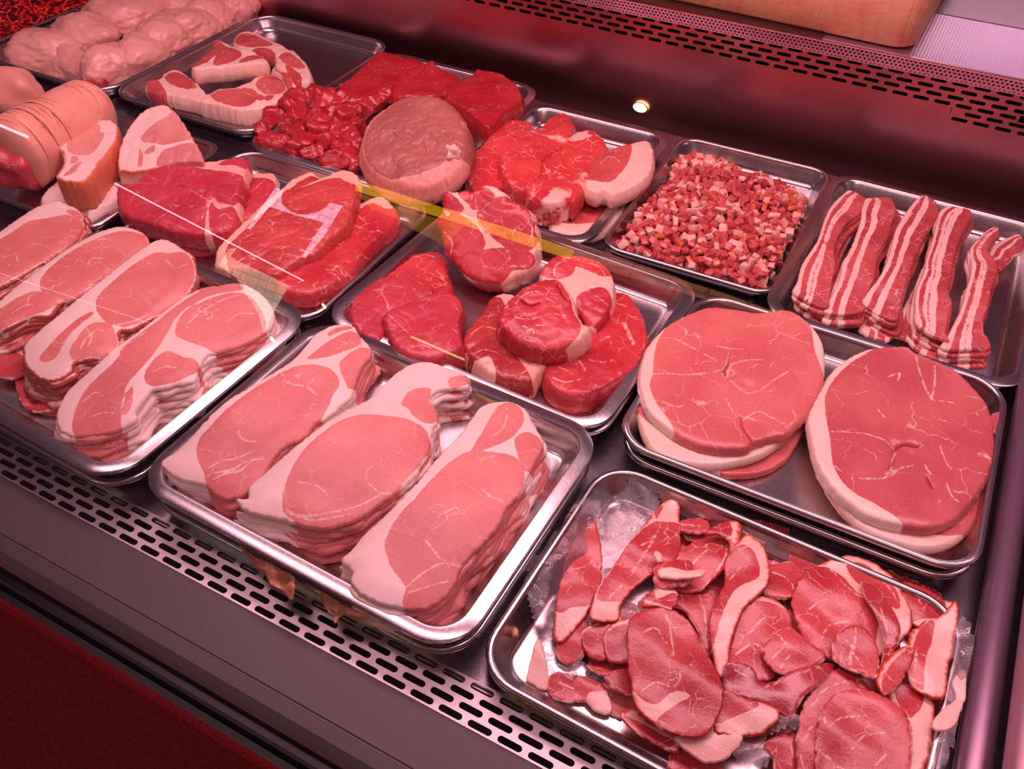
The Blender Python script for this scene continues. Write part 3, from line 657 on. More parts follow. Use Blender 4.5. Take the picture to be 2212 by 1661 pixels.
# ragged smoked trimmings under the stacks in the left tray
loose('dark red bacon end below second stack from right, front left tray', 'D', [(85,1050),(170,1010),(260,1040),(380,1030),(470,1060),(480,1140),(400,1190),(300,1215),(190,1220),(120,1180)], .004, mat=M_cured, name='bacon_rasher', cat='bacon rasher', veins=[[(110,1080),(200,1090),(290,1100)],[(150,1160),(260,1150),(340,1170)]])
loose('upper dark red bacon end fanned out at the left side, front left tray', 'D', [(-60,860),(40,800),(160,770),(300,700),(400,700),(300,790),(180,850),(60,900),(-40,920)], .012, mat=M_smoked, name='bacon_rasher', cat='bacon rasher', leans=[[(-40,880),(60,840),(200,770),(340,700),(380,720),(180,860),(60,900)]])
loose('lower dark red bacon end fanned out at the left side, front left tray', 'D', [(-60,930),(60,880),(130,860),(120,960),(140,1020),(60,1050),(-60,1010)], .008, mat=M_cured, name='bacon_rasher', cat='bacon rasher', leans=[[(-60,960),(60,900),(140,940),(140,1020),(60,1050),(-60,1010)]])
loose('small dark red bacon scrap poking out beside the rightmost stack, front left tray', 'D', [(740,1340),(760,1280),(790,1260),(825,1330),(832,1372),(780,1390)], .0, mat=M_cureddark, name='bacon_scrap', cat='bacon')
# ------------------------------------------------------------------ gammon steaks
H1 = [(200,560),(208,450),(248,350),(330,258),(430,198),(560,148),(700,158),(820,178),(960,165),(1060,215),(1140,308),(1168,400),(1162,520),(1132,612),(1082,702),(1022,770),(990,800),(950,822),(880,835),(800,860),(775,880),(740,892),(600,888),(480,860),(380,812),(300,752),(238,682)]
piece('gammon_steak', 'large round gammon steak with a notched lower edge, topmost of the left pile', 'gammon steak', 'F', H1, .030, M_ham, t=.0125, h=.0026, tilt=(0, .02),
 leans=[[(275,400),(300,320),(350,245),(430,190),(560,130),(820,160),(960,140),(1060,200),(1098,280),(1112,380),(1140,450),(1175,560),(1140,660),(1050,800),(900,880),(740,920),(600,910),(420,860),(360,765),(345,745),(280,650),(250,570),(268,490)]],
 veins=[[(250,510),(330,505),(450,510),(600,495),(650,455),(668,380)],[(280,320),(380,320),(480,370),(600,440)],[(600,360),(660,372),(740,378)],[(600,490),(650,520),(720,575),(780,610)],[(780,600),(820,590),(855,572)],[(655,515),(680,460),(760,435),(850,430)],[(650,640),(680,690),(700,720)],[(740,745),(820,700),(880,730),(960,770)],[(1000,700),(1015,740),(960,790)],[(310,650),(400,680),(450,660)],[(860,570),(900,540),(980,490)]],
 dome=.002, dome_w=.012, wave=.0025, bulge=.002, edge_r=.0022, dents=[(-.004, .002, .006, .004), (.02, -.006, .010, .003)], cuts=[[(733,735),(733,770),(752,810),(790,862)],[(612,497),(640,482),(660,455),(668,385)],[(640,482),(662,525)]], rind_side=False, group='gammon steaks')
piece('gammon_steak', 'gammon steak with a thick pale fat edge, second in the left pile', 'gammon steak', 'F',
 [(185,630),(230,560),(400,300),(700,260),(1000,300),(1100,420),(1100,640),(1010,780),(950,845),(860,912),(750,952),(600,972),(420,962),(300,918),(238,850),(200,740)], .0165, M_ham, t=.0115, h=.004,
 leans=[[(185,600),(400,300),(700,260),(1000,300),(1120,420),(1120,640),(1020,800),(900,800),(700,860),(500,870),(330,810),(210,730),(180,660)]], dome=.0005, bulge=.002, edge_r=.003, wave=.002, rind_side=True, group='gammon steaks')
piece('gammon_steak', 'lowest thin gammon steak peeping out on the right of the left pile', 'gammon steak', 'F',
 [(400,700),(700,500),(1000,560),(1060,760),(1040,830),(1000,900),(955,955),(850,1012),(700,1032),(620,1020),(500,960),(380,860)], .0045, M_ham, t=.009, h=.004,
 leans=[[(630,1040),(640,980),(700,800),(1000,560),(1100,760),(960,1000),(800,1060)]], bulge=.001, wave=.002, group='gammon steaks')
H2 = [(1088,742),(1100,680),(1140,598),(1200,500),(1290,418),(1400,368),(1520,358),(1600,362),(1650,395),(1760,432),(1860,480),(1950,568),(2022,660),(2058,780),(2058,900),(2032,1012),(1982,1112),(1892,1222),(1800,1292),(1700,1308),(1560,1292),(1400,1242),(1300,1172),(1200,1082),(1130,972),(1100,852)]
piece('gammon_steak', 'large darker round gammon steak with curled centre slit, topmost of the right pile', 'gammon steak', 'F', H2, .030, M_ham2, t=.013, h=.0026, tilt=(0, .02),
 leans=[[(1168,662),(1195,560),(1280,465),(1400,385),(1470,350),(1620,330),(1900,470),(2080,700),(2090,900),(2000,1130),(1890,1260),(1750,1340),(1610,1320),(1560,1270),(1450,1200),(1300,1110),(1222,1010),(1200,930),(1192,830)]],
 veins=[[(1190,805),(1300,808),(1420,830),(1530,892),(1522,960),(1515,1000),(1480,1030)],[(1340,1050),(1460,1052),(1520,1030),(1560,1000),(1632,985)],[(1640,400),(1660,480),(1700,590),(1728,640)],[(1745,460),(1745,540),(1728,640)],[(1728,640),(1850,660)],[(1770,880),(1795,960),(1830,1010)],[(1690,980),(1720,1030)],[(1960,925),(2000,925),(2035,950)],[(1965,935),(2040,952)],[(1480,740),(1440,690)],[(1500,520),(1560,500),(1550,540)],[(1220,990),(1260,1020)],[(1800,1080),(1830,1150),(1870,1180)]],
 dome=.002, dome_w=.012, wave=.0025, bulge=.002, edge_r=.0022, dents=[(-.006, -.018, .007, .003), (.012, -.012, .008, .003)], cuts=[[(1505,1010),(1528,965),(1533,915),(1552,887),(1600,876),(1658,886)],[(1700,1045),(1732,1105)]], group='gammon steaks')
piece('gammon_steak', 'gammon steak with cream fat edge, lower one of the right pile', 'gammon steak', 'F',
 [(1110,900),(1150,700),(1400,500),(1800,560),(1990,800),(2000,1050),(1980,1170),(1942,1290),(1832,1385),(1700,1412),(1560,1385),(1400,1322),(1280,1222),(1180,1082)], .0155, M_ham2, t=.012, h=.004,
 leans=[[(1300,800),(1400,500),(1800,560),(2050,800),(2050,1050),(1990,1290),(1850,1350),(1700,1340),(1500,1270),(1330,1170)]], bulge=.002, edge_r=.003, wave=.002, rind_side=True, group='gammon steaks')
piece('gammon_steak', 'bottom gammon steak hardly showing under the right pile', 'gammon steak', 'F',
 [(1250,1050),(1400,800),(1800,800),(2010,1000),(2020,1150),(1990,1290),(1900,1370),(1750,1400),(1500,1330),(1350,1230)], .003, M_ham2, t=.008, h=.005, bulge=.001, group='gammon steaks')
loose('little pink meat scrap at the right edge of the right gammon pile', 'F', [(2030,740),(2050,705),(2085,695),(2100,720),(2080,770),(2055,800)], .022, mat=M_ham2, t=.008, name='meat_scrap', cat='meat scrap')
# ------------------------------------------------------------------ loose smoked slices in film, front right tray
GC = 'loose smoked bacon slices'
Z0 = -.026
def cz(i): return Z0+.004*i
CK = [
 ('flat pale slice showing through the film in the near left corner', [(250,900),(290,860),(400,880),(490,915),(480,960),(400,980),(320,975),(265,950)], 1, M_cured, None, [[(300,900),(360,930)]]),
 ('cream fat sliver beside the left wall under the film', [(170,880),(190,790),(215,720),(240,790),(255,870),(250,925),(200,905)], 1, M_cured, [], []),
 ('white fatty slice end near the front rim', [(410,960),(470,930),(500,940),(520,1010),(490,1030),(430,1000)], 1, M_cured, [], []),
 ('tall narrow leaf-shaped slice at the far left', [(430,212),(462,290),(476,380),(472,470),(445,560),(412,622),(350,702),(300,738),(278,695),(288,590),(308,480),(338,370),(388,270)], 3, M_cured, [[(430,190),(480,290),(490,470),(450,570),(420,590),(350,600),(300,620),(270,560),(320,370),(385,260)]], [[(350,440),(400,430),(440,400)],[(300,690),(340,640),(400,600)]]),
 ('dark red end below the tall narrow leaf-shaped slice', [(292,742),(350,690),(402,640),(415,700),(402,790),(345,822),(300,795)], 2, M_cured, None, [[(300,740),(370,690)]]),
 ('squared red slice end, left one of two side by side', [(400,672),(540,625),(560,650),(490,700),(495,800),(440,802),(402,760)], 3, M_cured, [[(400,690),(500,650),(560,660),(500,720),(500,810),(430,810),(395,770)]], []),
 ('squared red slice end, right one of two side by side', [(490,690),(590,635),(600,700),(600,812),(540,818),(495,795)], 4, M_cured, [[(495,700),(600,665),(610,820),(530,830),(490,800)]], []),
 ('long slice with cream tip running up to the far rim', [(612,300),(700,192),(740,148),(792,158),(798,230),(800,300),(792,372),(742,422),(652,472),(562,562),(542,642),(432,642),(442,560),(482,480),(552,382)], 4, M_cured, [[(600,320),(690,240),(800,250),(820,340),(780,400),(680,470),(590,550),(520,570),(450,560),(500,460)],[(690,190),(720,160),(730,175),(700,230)]], [[(560,470),(620,420),(700,300)],[(640,340),(700,290),(720,240)],[(500,560),(560,500)]]),
 ('small curled scrap behind the long cream-tipped slice', [(790,242),(900,232),(918,280),(862,292),(800,282)], 3, M_cured, None, [[(800,255),(880,265)]]),
 ('rounded slice with an orange rind at the far middle', [(780,382),(860,318),(950,298),(1002,318),(990,400),(935,480),(845,532),(762,502),(778,430)], 4, M_cured, [[(770,382),(860,300),(950,290),(985,320),(975,400),(920,480),(840,545),(750,510)]], [[(820,480),(860,400),(930,350)]]),
 ('orange-rimmed curl standing next to the rounded far slice', [(900,292),(990,238),(1046,250),(1042,320),(1000,402),(940,470),(990,400),(1002,330),(960,300)], 6, M_cured, [[(890,292),(990,232),(1010,300),(950,310)]], []),
 ('dark cured piece at the far rim behind the curled fat', [(1050,252),(1130,238),(1242,270),(1222,322),(1150,332),(1070,302)], 3, M_cureddark, None, [[(1080,260),(1180,300)]]),
 ('dark cured flap half hidden by the round marbled slice', [(1240,400),(1300,338),(1432,388),(1402,422),(1322,442),(1290,480),(1250,450)], 3, M_cureddark, None, []),
 ('red oval slice in the middle behind the curled fat', [(1160,420),(1260,412),(1322,470),(1302,530),(1242,562),(1150,542),(1140,460)], 4, M_cured, None, [[(1180,450),(1240,480),(1270,530)]]),
 ('broad slice wrapped in a long white fat curl', [(985,400),(1040,320),(1080,300),(1135,335),(1162,400),(1158,500),(1102,560),(1062,600),(1012,720),(992,850),(955,872),(930,750),(918,650),(952,560),(985,480)], 6, M_cured, [[(985,390),(1050,340),(1110,380),(1120,470),(1040,510),(1000,560),(960,660),(930,760),(910,640),(950,540)]], [[(1000,480),(1050,420)]]),
 ('plain pink slice right of the white fat curl', [(1042,600),(1080,552),(1180,555),(1242,600),(1262,672),(1232,782),(1182,882),(1102,902),(1012,872),(1000,780),(1018,690)], 5, M_cured, [[(1050,610),(1080,575),(1180,575),(1262,620),(1270,690),(1232,790),(1182,900),(1100,910),(1000,880),(990,780)]], [[(1080,700),(1140,640),(1200,630)],[(1030,780),(1100,740),(1150,780)]]),
 ('large round marbled slice in the right half of the tray', [(1264,600),(1270,520),(1320,440),(1400,400),(1500,380),(1600,408),(1682,480),(1742,580),(1748,660),(1702,742),(1602,800),(1500,832),(1400,792),(1310,722)], 6, M_cured, [[(1260,600),(1270,500),(1320,430),(1400,420),(1470,470),(1530,540),(1600,560),(1620,600),(1610,720),(1560,830),(1400,830),(1300,740)],[(1480,420),(1540,410),(1600,440),(1690,520),(1700,600),(1660,590),(1580,520),(1520,490)]], [[(1420,430),(1470,500),(1530,550),(1600,560)],[(1330,600),(1400,560),(1480,600)],[(1380,720),(1420,660),(1500,650)],[(1600,440),(1680,540),(1720,640)]]),
 ('dark strip draped across the round marbled slice', [(1545,490),(1570,485),(1620,520),(1680,620),(1700,700),(1665,800),(1610,880),(1640,740),(1600,620),(1560,560)], 8, M_cureddark, None, [[(1620,600),(1650,700)]]),
 ('streaky tip with white fat against the right rim', [(1700,492),(1800,508),(1882,558),(1932,570),(1922,640),(1832,682),(1762,662),(1730,580)], 5, M_cured, [[(1690,480),(1800,500),(1890,560),(1880,640),(1800,640),(1740,640)]], [[(1750,520),(1800,600)]]),
 ('crumpled marbled scrap in the middle of the tray', [(1138,752),(1200,690),(1242,668),(1290,700),(1335,742),(1402,782),(1352,832),(1232,862),(1170,832)], 8, M_cured, None, [[(1200,700),(1250,760),(1330,790)],[(1180,800),(1240,740)],[(1210,840),(1250,790)]]),
 ('dark red twisted strip in the middle foreground', [(978,832),(1010,820),(1092,832),(1150,902),(1300,842),(1432,818),(1402,882),(1302,962),(1252,1042),(1150,992),(1060,960),(990,920)], 7, M_cureddark, None, [[(1150,920),(1230,890),(1340,850)],[(1020,850),(1090,880)]]),
 ('fan-shaped marbled scrap beside the draped dark strip', [(1428,732),(1460,690),(1510,668),(1560,680),(1612,762),(1602,882),(1540,865),(1440,812)], 9, M_cured, None, [[(1520,680),(1510,780),(1480,810)],[(1510,780),(1560,850)],[(1470,720),(1505,760)],[(1500,830),(1500,770)]]),
 ('small folded tongue of bacon with pale edge near the right fat strip', [(1600,902),(1652,802),(1740,748),(1756,800),(1702,902),(1640,952)], 9, M_cured, [[(1620,902),(1670,820),(1740,755),(1760,800),(1700,902),(1640,955)]], []),
 ('wide white fat strip slice against the right rim', [(1738,722),(1800,650),(1880,620),(1932,572),(1934,700),(1902,850),(1882,962),(1802,952),(1742,882)], 8, M_cured, [[(1780,690),(1840,640),(1840,720),(1800,830),(1800,940),(1750,900),(1740,800)]], [[(1770,760),(1760,860)]]),
 ('big oval slice on top at the bottom right', [(1362,1102),(1382,1012),(1440,950),(1540,933),(1650,968),(1722,1040),(1747,1150),(1742,1258),(1702,1400),(1420,1400),(1360,1250)], 8, M_cured, None, [[(1400,1100),(1460,1050),(1560,1040)],[(1500,1180),(1560,1120),(1640,1110)],[(1600,1250),(1650,1190)],[(1370,1180),(1420,1220)]]),
 ('red slice partly under the big oval slice', [(1278,1150),(1300,1020),(1350,920),(1420,858),(1500,858),(1600,935),(1640,1000),(1450,1010),(1400,1060),(1370,1200),(1350,1340),(1290,1300)], 6, M_cured, None, [[(1340,1000),(1400,930),(1480,900)],[(1300,1150),(1340,1080)],[(1290,1200),(1320,1290)],[(1520,900),(1600,960)]]),
 ('pale slice with long fat tail at the bottom right edge', [(1690,900),(1800,948),(1842,1000),(1832,1150),(1802,1258),(1762,1400),(1700,1400),(1740,1200),(1722,1040),(1655,965)], 6, M_cured, [[(1680,900),(1790,950),(1790,1000),(1740,1060),(1700,1010)]], []),
 ('rope of white fat hanging over the right rim', [(1840,1062),(1882,1010),(1935,965),(1920,900),(1958,845),(1976,850),(1975,930),(1962,1000),(1922,1082),(1852,1092)], 9, M_cured, [], []),
 ('front oval slice with speckled face, topmost in the middle', [(583,682),(600,630),(660,600),(730,593),(800,618),(862,680),(892,760),(942,840),(974,920),(968,1000),(932,1080),(882,1122),(800,1122),(720,1092),(650,1042),(613,982),(600,900),(583,800)], 8, M_cured, [[(570,690),(600,610),(730,580),(810,610),(870,680),(890,760),(960,840),(990,920),(980,1000),(940,1100),(880,1140),(790,1130),(700,1070),(780,990),(840,960),(770,940),(700,990),(630,960),(590,900),(575,800)]], [[(640,930),(700,900),(780,920),(800,860)],[(780,920),(780,990)],[(640,700),(700,680),(740,740)],[(620,970),(680,1040),(780,1100)],[(730,600),(760,680),(770,800)]]),
 ('slice with an orange rind under the front oval slice', [(778,1130),(880,1118),(952,1078),(1052,1130),(1002,1200),(922,1228),(850,1192)], 6, M_cured, [], []),
 ('pale slice with a folded fat tip right of the front oval slice', [(943,1092),(960,938),(1050,958),(1202,1022),(1152,1102),(1052,1122),(980,1112)], 7, M_cured, [[(950,1000),(960,930),(1060,950),(1120,1000),(1000,1050),(940,1070)]], [[(1000,1060),(1080,1030),(1170,1010)]]),
 ('orange smoked corner poking out left of the front oval slice', [(488,880),(570,838),(602,868),(605,942),(560,945),(520,920)], 3, M_cured, None, []),
 ('curved orange-edged slice under the front oval slice', [(555,1030),(615,998),(700,1068),(800,1118),(785,1182),(700,1152),(600,1092)], 5, M_cured, [[(560,1040),(610,1050),(700,1100),(790,1150),(700,1160)]], []),
 ('frilly red slice at the bottom edge of the picture', [(1138,1162),(1230,1118),(1292,1130),(1292,1258),(1200,1320),(1180,1212)], 4, M_cured, None, [[(1250,1140),(1260,1220)]]),
 ('low red slice at the near rim beneath the orange-rind slice', [(762,1188),(850,1188),(952,1228),(1000,1290),(900,1320),(770,1300)], 3, M_cured, None, [[(820,1240),(900,1270)]]),
 ('white fat scrap lying on the small dark scrap near the top', [(712,432),(760,423),(830,438),(902,430),(890,458),(800,472),(722,462)], 9, M_cured, [], []),
 ('small dark scrap carrying a white fat scrap', [(690,450),(700,420),(740,398),(842,398),(850,440),(842,492),(762,512),(695,498)], 7, M_cured, None, [[(700,470),(800,490)]]),
 ('tiny ball of fat near the small dark scrap', [(690,380),(700,362),(722,380),(724,405),(705,410)], 7, M_cured, [], []),
 ('frilled scrap between the long slice and the front oval', [(640,590),(680,530),(720,510),(780,520),(790,570),(760,600),(700,590)], 6, M_cured, [[(640,560),(690,520),(700,560),(780,530),(790,600)]], []),
 ('large flat slice forming the backdrop in the tray middle', [(760,520),(860,540),(930,540),(960,620),(930,760),(900,800),(870,680),(800,600),(740,590)], 3, M_cured, None, [[(870,540),(900,620),(910,760)]]),
 ('wide red slice lying low under the twisted strip', [(960,900),(1020,880),(1160,960),(1260,1000),(1300,1040),(1240,1060),(1100,1050),(1000,1000)], 3, M_cureddark, None, []),
 ('broad red slice low at the near right under the others', [(1240,600),(1360,760),(1420,860),(1340,960),(1260,900),(1220,780)], 3, M_cured, None, [[(1260,700),(1320,800)]]),
]
for i, (lab, outl, zi, mt_, lean, vn) in enumerate(CK):
    loose('smoked bacon, '+lab, 'H', outl, cz(zi)+.0007*(i % 3), leans=lean, veins=vn, mat=mt_, t=.0028, group=None, rind_band=.004 if 'orange' in lab else .0014, tilt=(0, 0))

for i_, (lab, ol) in enumerate([('wide flat slice lying lowest at the far middle of the loose bacon tray', [(780,300),(1000,240),(1200,330),(1150,560),(900,560),(760,430)]),
 ('wide flat slice lying lowest at the far right of the loose bacon tray', [(1180,320),(1420,400),(1700,500),(1780,660),(1500,800),(1250,620)]),
 ('wide flat slice lying lowest at the right middle of the loose bacon tray', [(1250,620),(1560,700),(1800,760),(1820,1000),(1500,980),(1300,900)]),
 ('wide flat slice lying lowest in the centre of the loose bacon tray', [(640,560),(900,520),(1020,720),(960,960),(760,1000),(620,820)]),
 ('flat slice lying lowest between the slim leaf slice and the long slice', [(330,620),(480,560),(640,600),(640,780),(500,800),(360,760)]),
 ('flat slice lying lowest at the near middle of the loose bacon tray', [(860,980),(1020,880),(1240,980),(1240,1120),(1040,1180),(900,1120)])]):
    loose(lab, 'H', ol, cz(0)+.001, mat=M_cured, t=.0028, rind_band=.0014, veins=[[tuple(np.array(ol[0])*.7+np.array(ol[3])*.3), tuple(np.array(ol[1])*.4+np.array(ol[4])*.6)]], rag=.002)

for (lab, ol, zi, mt_) in [('bright slice tucked behind the small dark scrap near the far rim', [(820,240),(960,220),(1080,290),(1060,360),(920,340),(830,320)], 1, M_cured),
 ('dark slice filling the far right corner of the loose bacon tray', [(1500,400),(1700,460),(1880,545),(1860,640),(1700,600),(1560,500)], 1, M_cureddark),
 ('pinkish slice lying between the squared ends and the orange smoked corner', [(440,790),(600,770),(620,880),(540,900),(430,850)], 1, M_cured),
 ('pale slice end at the near rim left of the curved orange-edged slice', [(420,900),(560,930),(620,1000),(560,1040),(450,1000)], 0, M_smoked),
 ('dark slice deep between the twisted strip and the big oval slice', [(1180,1000),(1330,900),(1420,960),(1330,1100),(1200,1110)], 1, M_cureddark)]:
    loose(lab, 'H', ol, cz(zi)+.0015, mat=mt_, t=.0028, rind_band=.0014, veins=[[tuple(np.array(ol[0])*.6+np.array(ol[2])*.4), tuple(np.array(ol[1])*.4+np.array(ol[3])*.6)]], rag=.002)
# ------------------------------------------------------------------ thick beef steaks, centre tray
def thick(name, label, cat, zid, outline, z, mat, t, leans=None, veins=(), **k):
    k.setdefault('edge_r', .0045); k.setdefault('bulge', .003); k.setdefault('dome', .002); k.setdefault('dome_w', .02); k.setdefault('wave', .0026); k.setdefault('wave_s', 24); k.setdefault('crease', .0010); k.setdefault('fine', .0006); k.setdefault('h', .0028); k.setdefault('rows', 4); k.setdefault('rag', .0013)
    return piece(name, label, cat, zid, outline, z, mat, t=t, leans=leans, veins=veins, **k)
thick('beef_steak', 'bright red fillet piece at the back left of the centre tray', 'beef steak', 'E', [(390,562),(420,520),(560,470),(640,448),(740,452),(792,500),(795,580),(817,660),(782,740),(640,760),(500,700),(410,620)], .010, M_beef, .024, veins=[[(600,480),(660,470),(720,490)],[(560,600),(620,640)],[(720,560),(760,600),(780,650)]])
thick('beef_steak', 'dark rounded fillet lobe at the left end of the centre tray', 'beef steak', 'E', [(208,790),(235,715),(300,655),(400,600),(540,583),(640,598),(702,640),(705,690),(645,725),(520,785),(425,835),(420,905),(385,975),(290,955),(222,880)], .019, M_rump, .033, veins=[[(370,690),(400,700),(430,760),(440,800)],[(600,620),(640,640)]])
thick('beef_steak', 'angular plum red fillet piece in front of the dark rounded lobe', 'beef steak', 'E', [(405,832),(460,790),(560,740),(700,692),(780,680),(862,722),(885,782),(862,850),(872,950),(882,1012),(800,1062),(700,1085),(560,1062),(470,1002),(438,920)], .028, M_rump, .042, veins=[[(440,830),(500,880),(560,940)],[(820,760),(860,800)],[(580,1020),(640,1010),(700,1030)],[(800,900),(850,930)]])
thick('beef_steak', 'upright rib steak with a white fat star, leaning at the back of the centre tray', 'beef steak', 'E', [(758,108),(782,85),(820,88),(880,80),(940,82),(1000,60),(1058,55),(1130,100),(1155,135),(1200,150),(1280,210),(1312,290),(1322,400),(1312,500),(1272,575),(1200,610),(1130,640),(1050,645),(960,625),(900,590),(830,500),(770,430),(752,340),(722,270),(755,200)], .060, M_beef, .040, tilt=(-.1, .75),
 leans=[[(740,80),(800,110),(850,150),(880,200),(840,230),(780,190),(740,200)],[(860,70),(940,70),(1040,90),(1060,140),(1000,180),(950,190),(920,150),(870,110)],[(980,220),(1050,160),(1130,130),(1200,150),(1270,220),(1300,300),(1310,400),(1260,440),(1150,420),(1060,350),(1000,300)],[(780,260),(850,240),(930,280),(980,340),(1010,400),(960,450),(880,440),(820,420),(780,380),(770,300)],[(780,420),(860,450),(960,470),(1060,440),(1180,440),(1290,470),(1280,540),(1180,560),(1140,600),(1060,660),(930,650),(830,540)],[(720,220),(770,230),(770,420),(720,350)]],
 veins=[[(900,220),(950,240),(1000,300),(1060,370)],[(1010,460),(1040,430),(1100,430)],[(1100,560),(1180,540),(1260,545)],[(1290,240),(1300,330),(1280,400)],[(770,330),(820,400),(800,480)],[(940,110),(930,160),(920,210)],[(860,130),(900,180)],[(1010,250),(980,230)]], vert=False, dome=.002, lg=.0028)
thick('beef_steak', 'beef steak standing behind the topmost round sirloin', 'beef steak', 'E', [(1342,570),(1400,500),(1480,462),(1600,463),(1700,490),(1772,570),(1785,700),(1755,800),(1692,885),(1640,905),(1560,800),(1480,740),(1380,680)], .038, M_beef, .045, tilt=(0, .2),
 leans=[[(1330,560),(1400,490),(1600,440),(1720,490),(1790,570),(1720,600),(1640,570),(1560,540),(1540,590),(1440,620)],[(1560,740),(1640,680),(1720,660),(1770,720),(1760,800),(1700,900),(1600,860)]], veins=[[(1430,600),(1440,540),(1500,510)],[(1640,520),(1700,540),(1740,600)],[(1480,500),(1560,480)],[(1680,720),(1740,760)]])
thick('beef_steak', 'dark browned steak lying beneath the round sirloin on its left', 'beef steak', 'E', [(888,970),(918,900),(1000,800),(1055,715),(1150,690),(1300,760),(1450,900),(1450,1050),(1340,1165),(1300,1222),(1180,1215),(1060,1182),(980,1122),(900,1042)], .018, M_beefdark, .032,
 leans=[[(870,970),(918,890),(1000,790),(1055,715),(1120,740),(1200,900),(1200,1050),(1300,1240),(1100,1220),(1080,1160),(1040,1080),(960,1100),(900,1042)]], veins=[[(920,960),(1000,900),(1080,920)],[(950,1060),(1020,1040),(1100,1060)],[(1010,840),(1080,830)],[(1230,1180),(1300,1150)]])
thick('beef_steak', 'red marbled steak at the right of the pile in the centre tray', 'beef steak', 'E', [(1380,1132),(1420,1060),(1500,990),(1620,900),(1700,860),(1762,780),(1800,688),(1880,700),(1942,790),(1982,900),(1985,1000),(1932,1122),(1842,1192),(1742,1252),(1642,1295),(1530,1305),(1430,1262),(1380,1192)], .018, M_beef, .034,
 veins=[[(1500,1080),(1580,1110),(1620,1170)],[(1850,880),(1880,940),(1910,1000)],[(1840,880),(1870,950),(1900,1010)],[(1420,1200),(1500,1230),(1600,1210)],[(1700,980),(1760,960),(1770,1020)],[(1640,1100),(1720,1120),(1780,1100)],[(1460,1140),(1540,1180)],[(1800,760),(1860,780)]])
thick('beef_steak', 'round sirloin steak resting on top of the pile in the centre tray', 'beef steak', 'E', [(1098,832),(1130,760),(1200,688),(1300,628),(1400,600),(1482,620),(1542,720),(1562,800),(1600,870),(1642,902),(1600,965),(1500,1015),(1400,1035),(1300,1030),(1200,990),(1140,930),(1105,885)], .052, M_beef, .034, tilt=(0, .18),
 leans=[[(1080,832),(1130,750),(1200,680),(1300,618),(1400,590),(1472,640),(1530,740),(1550,820),(1590,880),(1570,960),(1480,1030),(1390,1060),(1280,1050),(1180,1000),(1120,930)]], veins=[[(1190,840),(1280,860),(1400,830),(1500,840)],[(1240,900),(1290,930)],[(1200,760),(1260,700),(1340,690)],[(1320,900),(1440,890)],[(1270,940),(1300,920),(1310,950)],[(1380,730),(1440,760)]], dome=.003, cuts=[[(1230,740),(1280,770),(1340,760)],[(1440,640),(1470,700),(1500,740)]])
# ------------------------------------------------------------------ rump and sirloin steaks, middle left tray
thick('rump_steak', 'large rump steak with a corner of cream fat, left of the sirloins', 'rump steak', 'A', [(752,1182),(800,1165),(862,1165),(900,1110),(960,1068),(1060,1028),(1180,1020),(1240,1035),(1420,1018),(1572,1008),(1565,1120),(1535,1260),(1515,1400),(1450,1470),(1300,1500),(1180,1490),(1050,1460),(900,1410),(770,1350),(750,1280)], .024, M_rump, .030, tilt=(0, .1),
 leans=[[(730,1180),(860,1160),(940,1080),(1040,1050),(1180,1050),(1300,1080),(1480,1110),(1560,1140),(1520,1300),(1440,1310),(1350,1270),(1320,1380),(1280,1520),(1000,1500),(740,1350)],[(1400,1060),(1440,1030),(1580,1000),(1570,1080),(1480,1060)],[(1350,1290),(1400,1340),(1500,1330),(1520,1450),(1400,1540),(1340,1450)]],
 veins=[[(1150,1190),(1220,1220),(1330,1280),(1400,1290),(1470,1320)],[(1330,1280),(1320,1350),(1290,1400)],[(1050,1280),(1150,1320)],[(1400,1400),(1440,1370),(1480,1400)],[(920,1120),(1000,1150)],[(1100,1430),(1200,1470)]], cuts=[[(1140,1185),(1200,1212),(1300,1270)],[(1350,1275),(1420,1300)]])
thick('rump_steak', 'smaller rump piece with fat cap tucked behind the large rump steak', 'rump steak', 'A', [(1500,1125),(1600,1105),(1750,1100),(1765,1180),(1735,1290),(1642,1365),(1532,1402),(1480,1300)], .004, M_rump, .024, leans=[[(1460,1150),(1600,1140),(1740,1150),(1760,1260),(1642,1385),(1500,1420),(1450,1300)]], veins=[[(1560,1260),(1640,1200),(1700,1150)]])
thick('rump_steak', 'red underside piece sticking out beneath the large rump steak', 'rump steak', 'A', [(1045,1490),(1120,1430),(1300,1440),(1430,1460),(1420,1540),(1330,1562),(1200,1562),(1090,1525)], -.004, M_rump, .02, veins=[[(1100,1500),(1200,1470),(1300,1500)]])
thick('sirloin_steak', 'narrow sirloin end with a cream fat edge behind the big sirloin', 'sirloin steak', 'K', [(755,405),(820,338),(920,280),(1000,253),(1085,312),(1200,400),(1100,480),(900,520),(800,470)], .000, M_sirloin, .022, leans=[[(790,430),(860,380),(940,330),(1030,300),(1150,400),(1060,500),(840,520)]])
thick('sirloin_steak', 'broad sirloin steak with a long fat border, left of the pair', 'sirloin steak', 'K', [(230,960),(250,860),(350,768),(500,620),(620,500),(760,400),(880,380),(980,345),(1100,290),(1200,250),(1275,235),(1370,282),(1372,350),(1352,450),(1312,580),(1282,680),(1152,790),(1052,890),(950,935),(850,990),(740,1075),(640,1080),(500,1040),(350,1040),(242,1010)], .016, M_sirloin, .030, tilt=(0, .08),
 leans=[[(330,960),(330,870),(420,780),(540,660),(660,560),(740,480),(820,400),(960,380),(1100,330),(1220,310),(1300,350),(1400,380),(1370,480),(1320,600),(1290,700),(1150,820),(1050,910),(900,980),(740,1100),(500,1100),(360,1050)]],
 veins=[[(660,640),(700,680),(690,740)],[(900,870),(960,900),(1020,900)],[(920,780),(1000,800),(1050,760)],[(1240,310),(1300,330),(1330,370)],[(420,980),(500,930),(560,960)],[(760,880),(800,860)],[(1260,500),(1290,520)]])
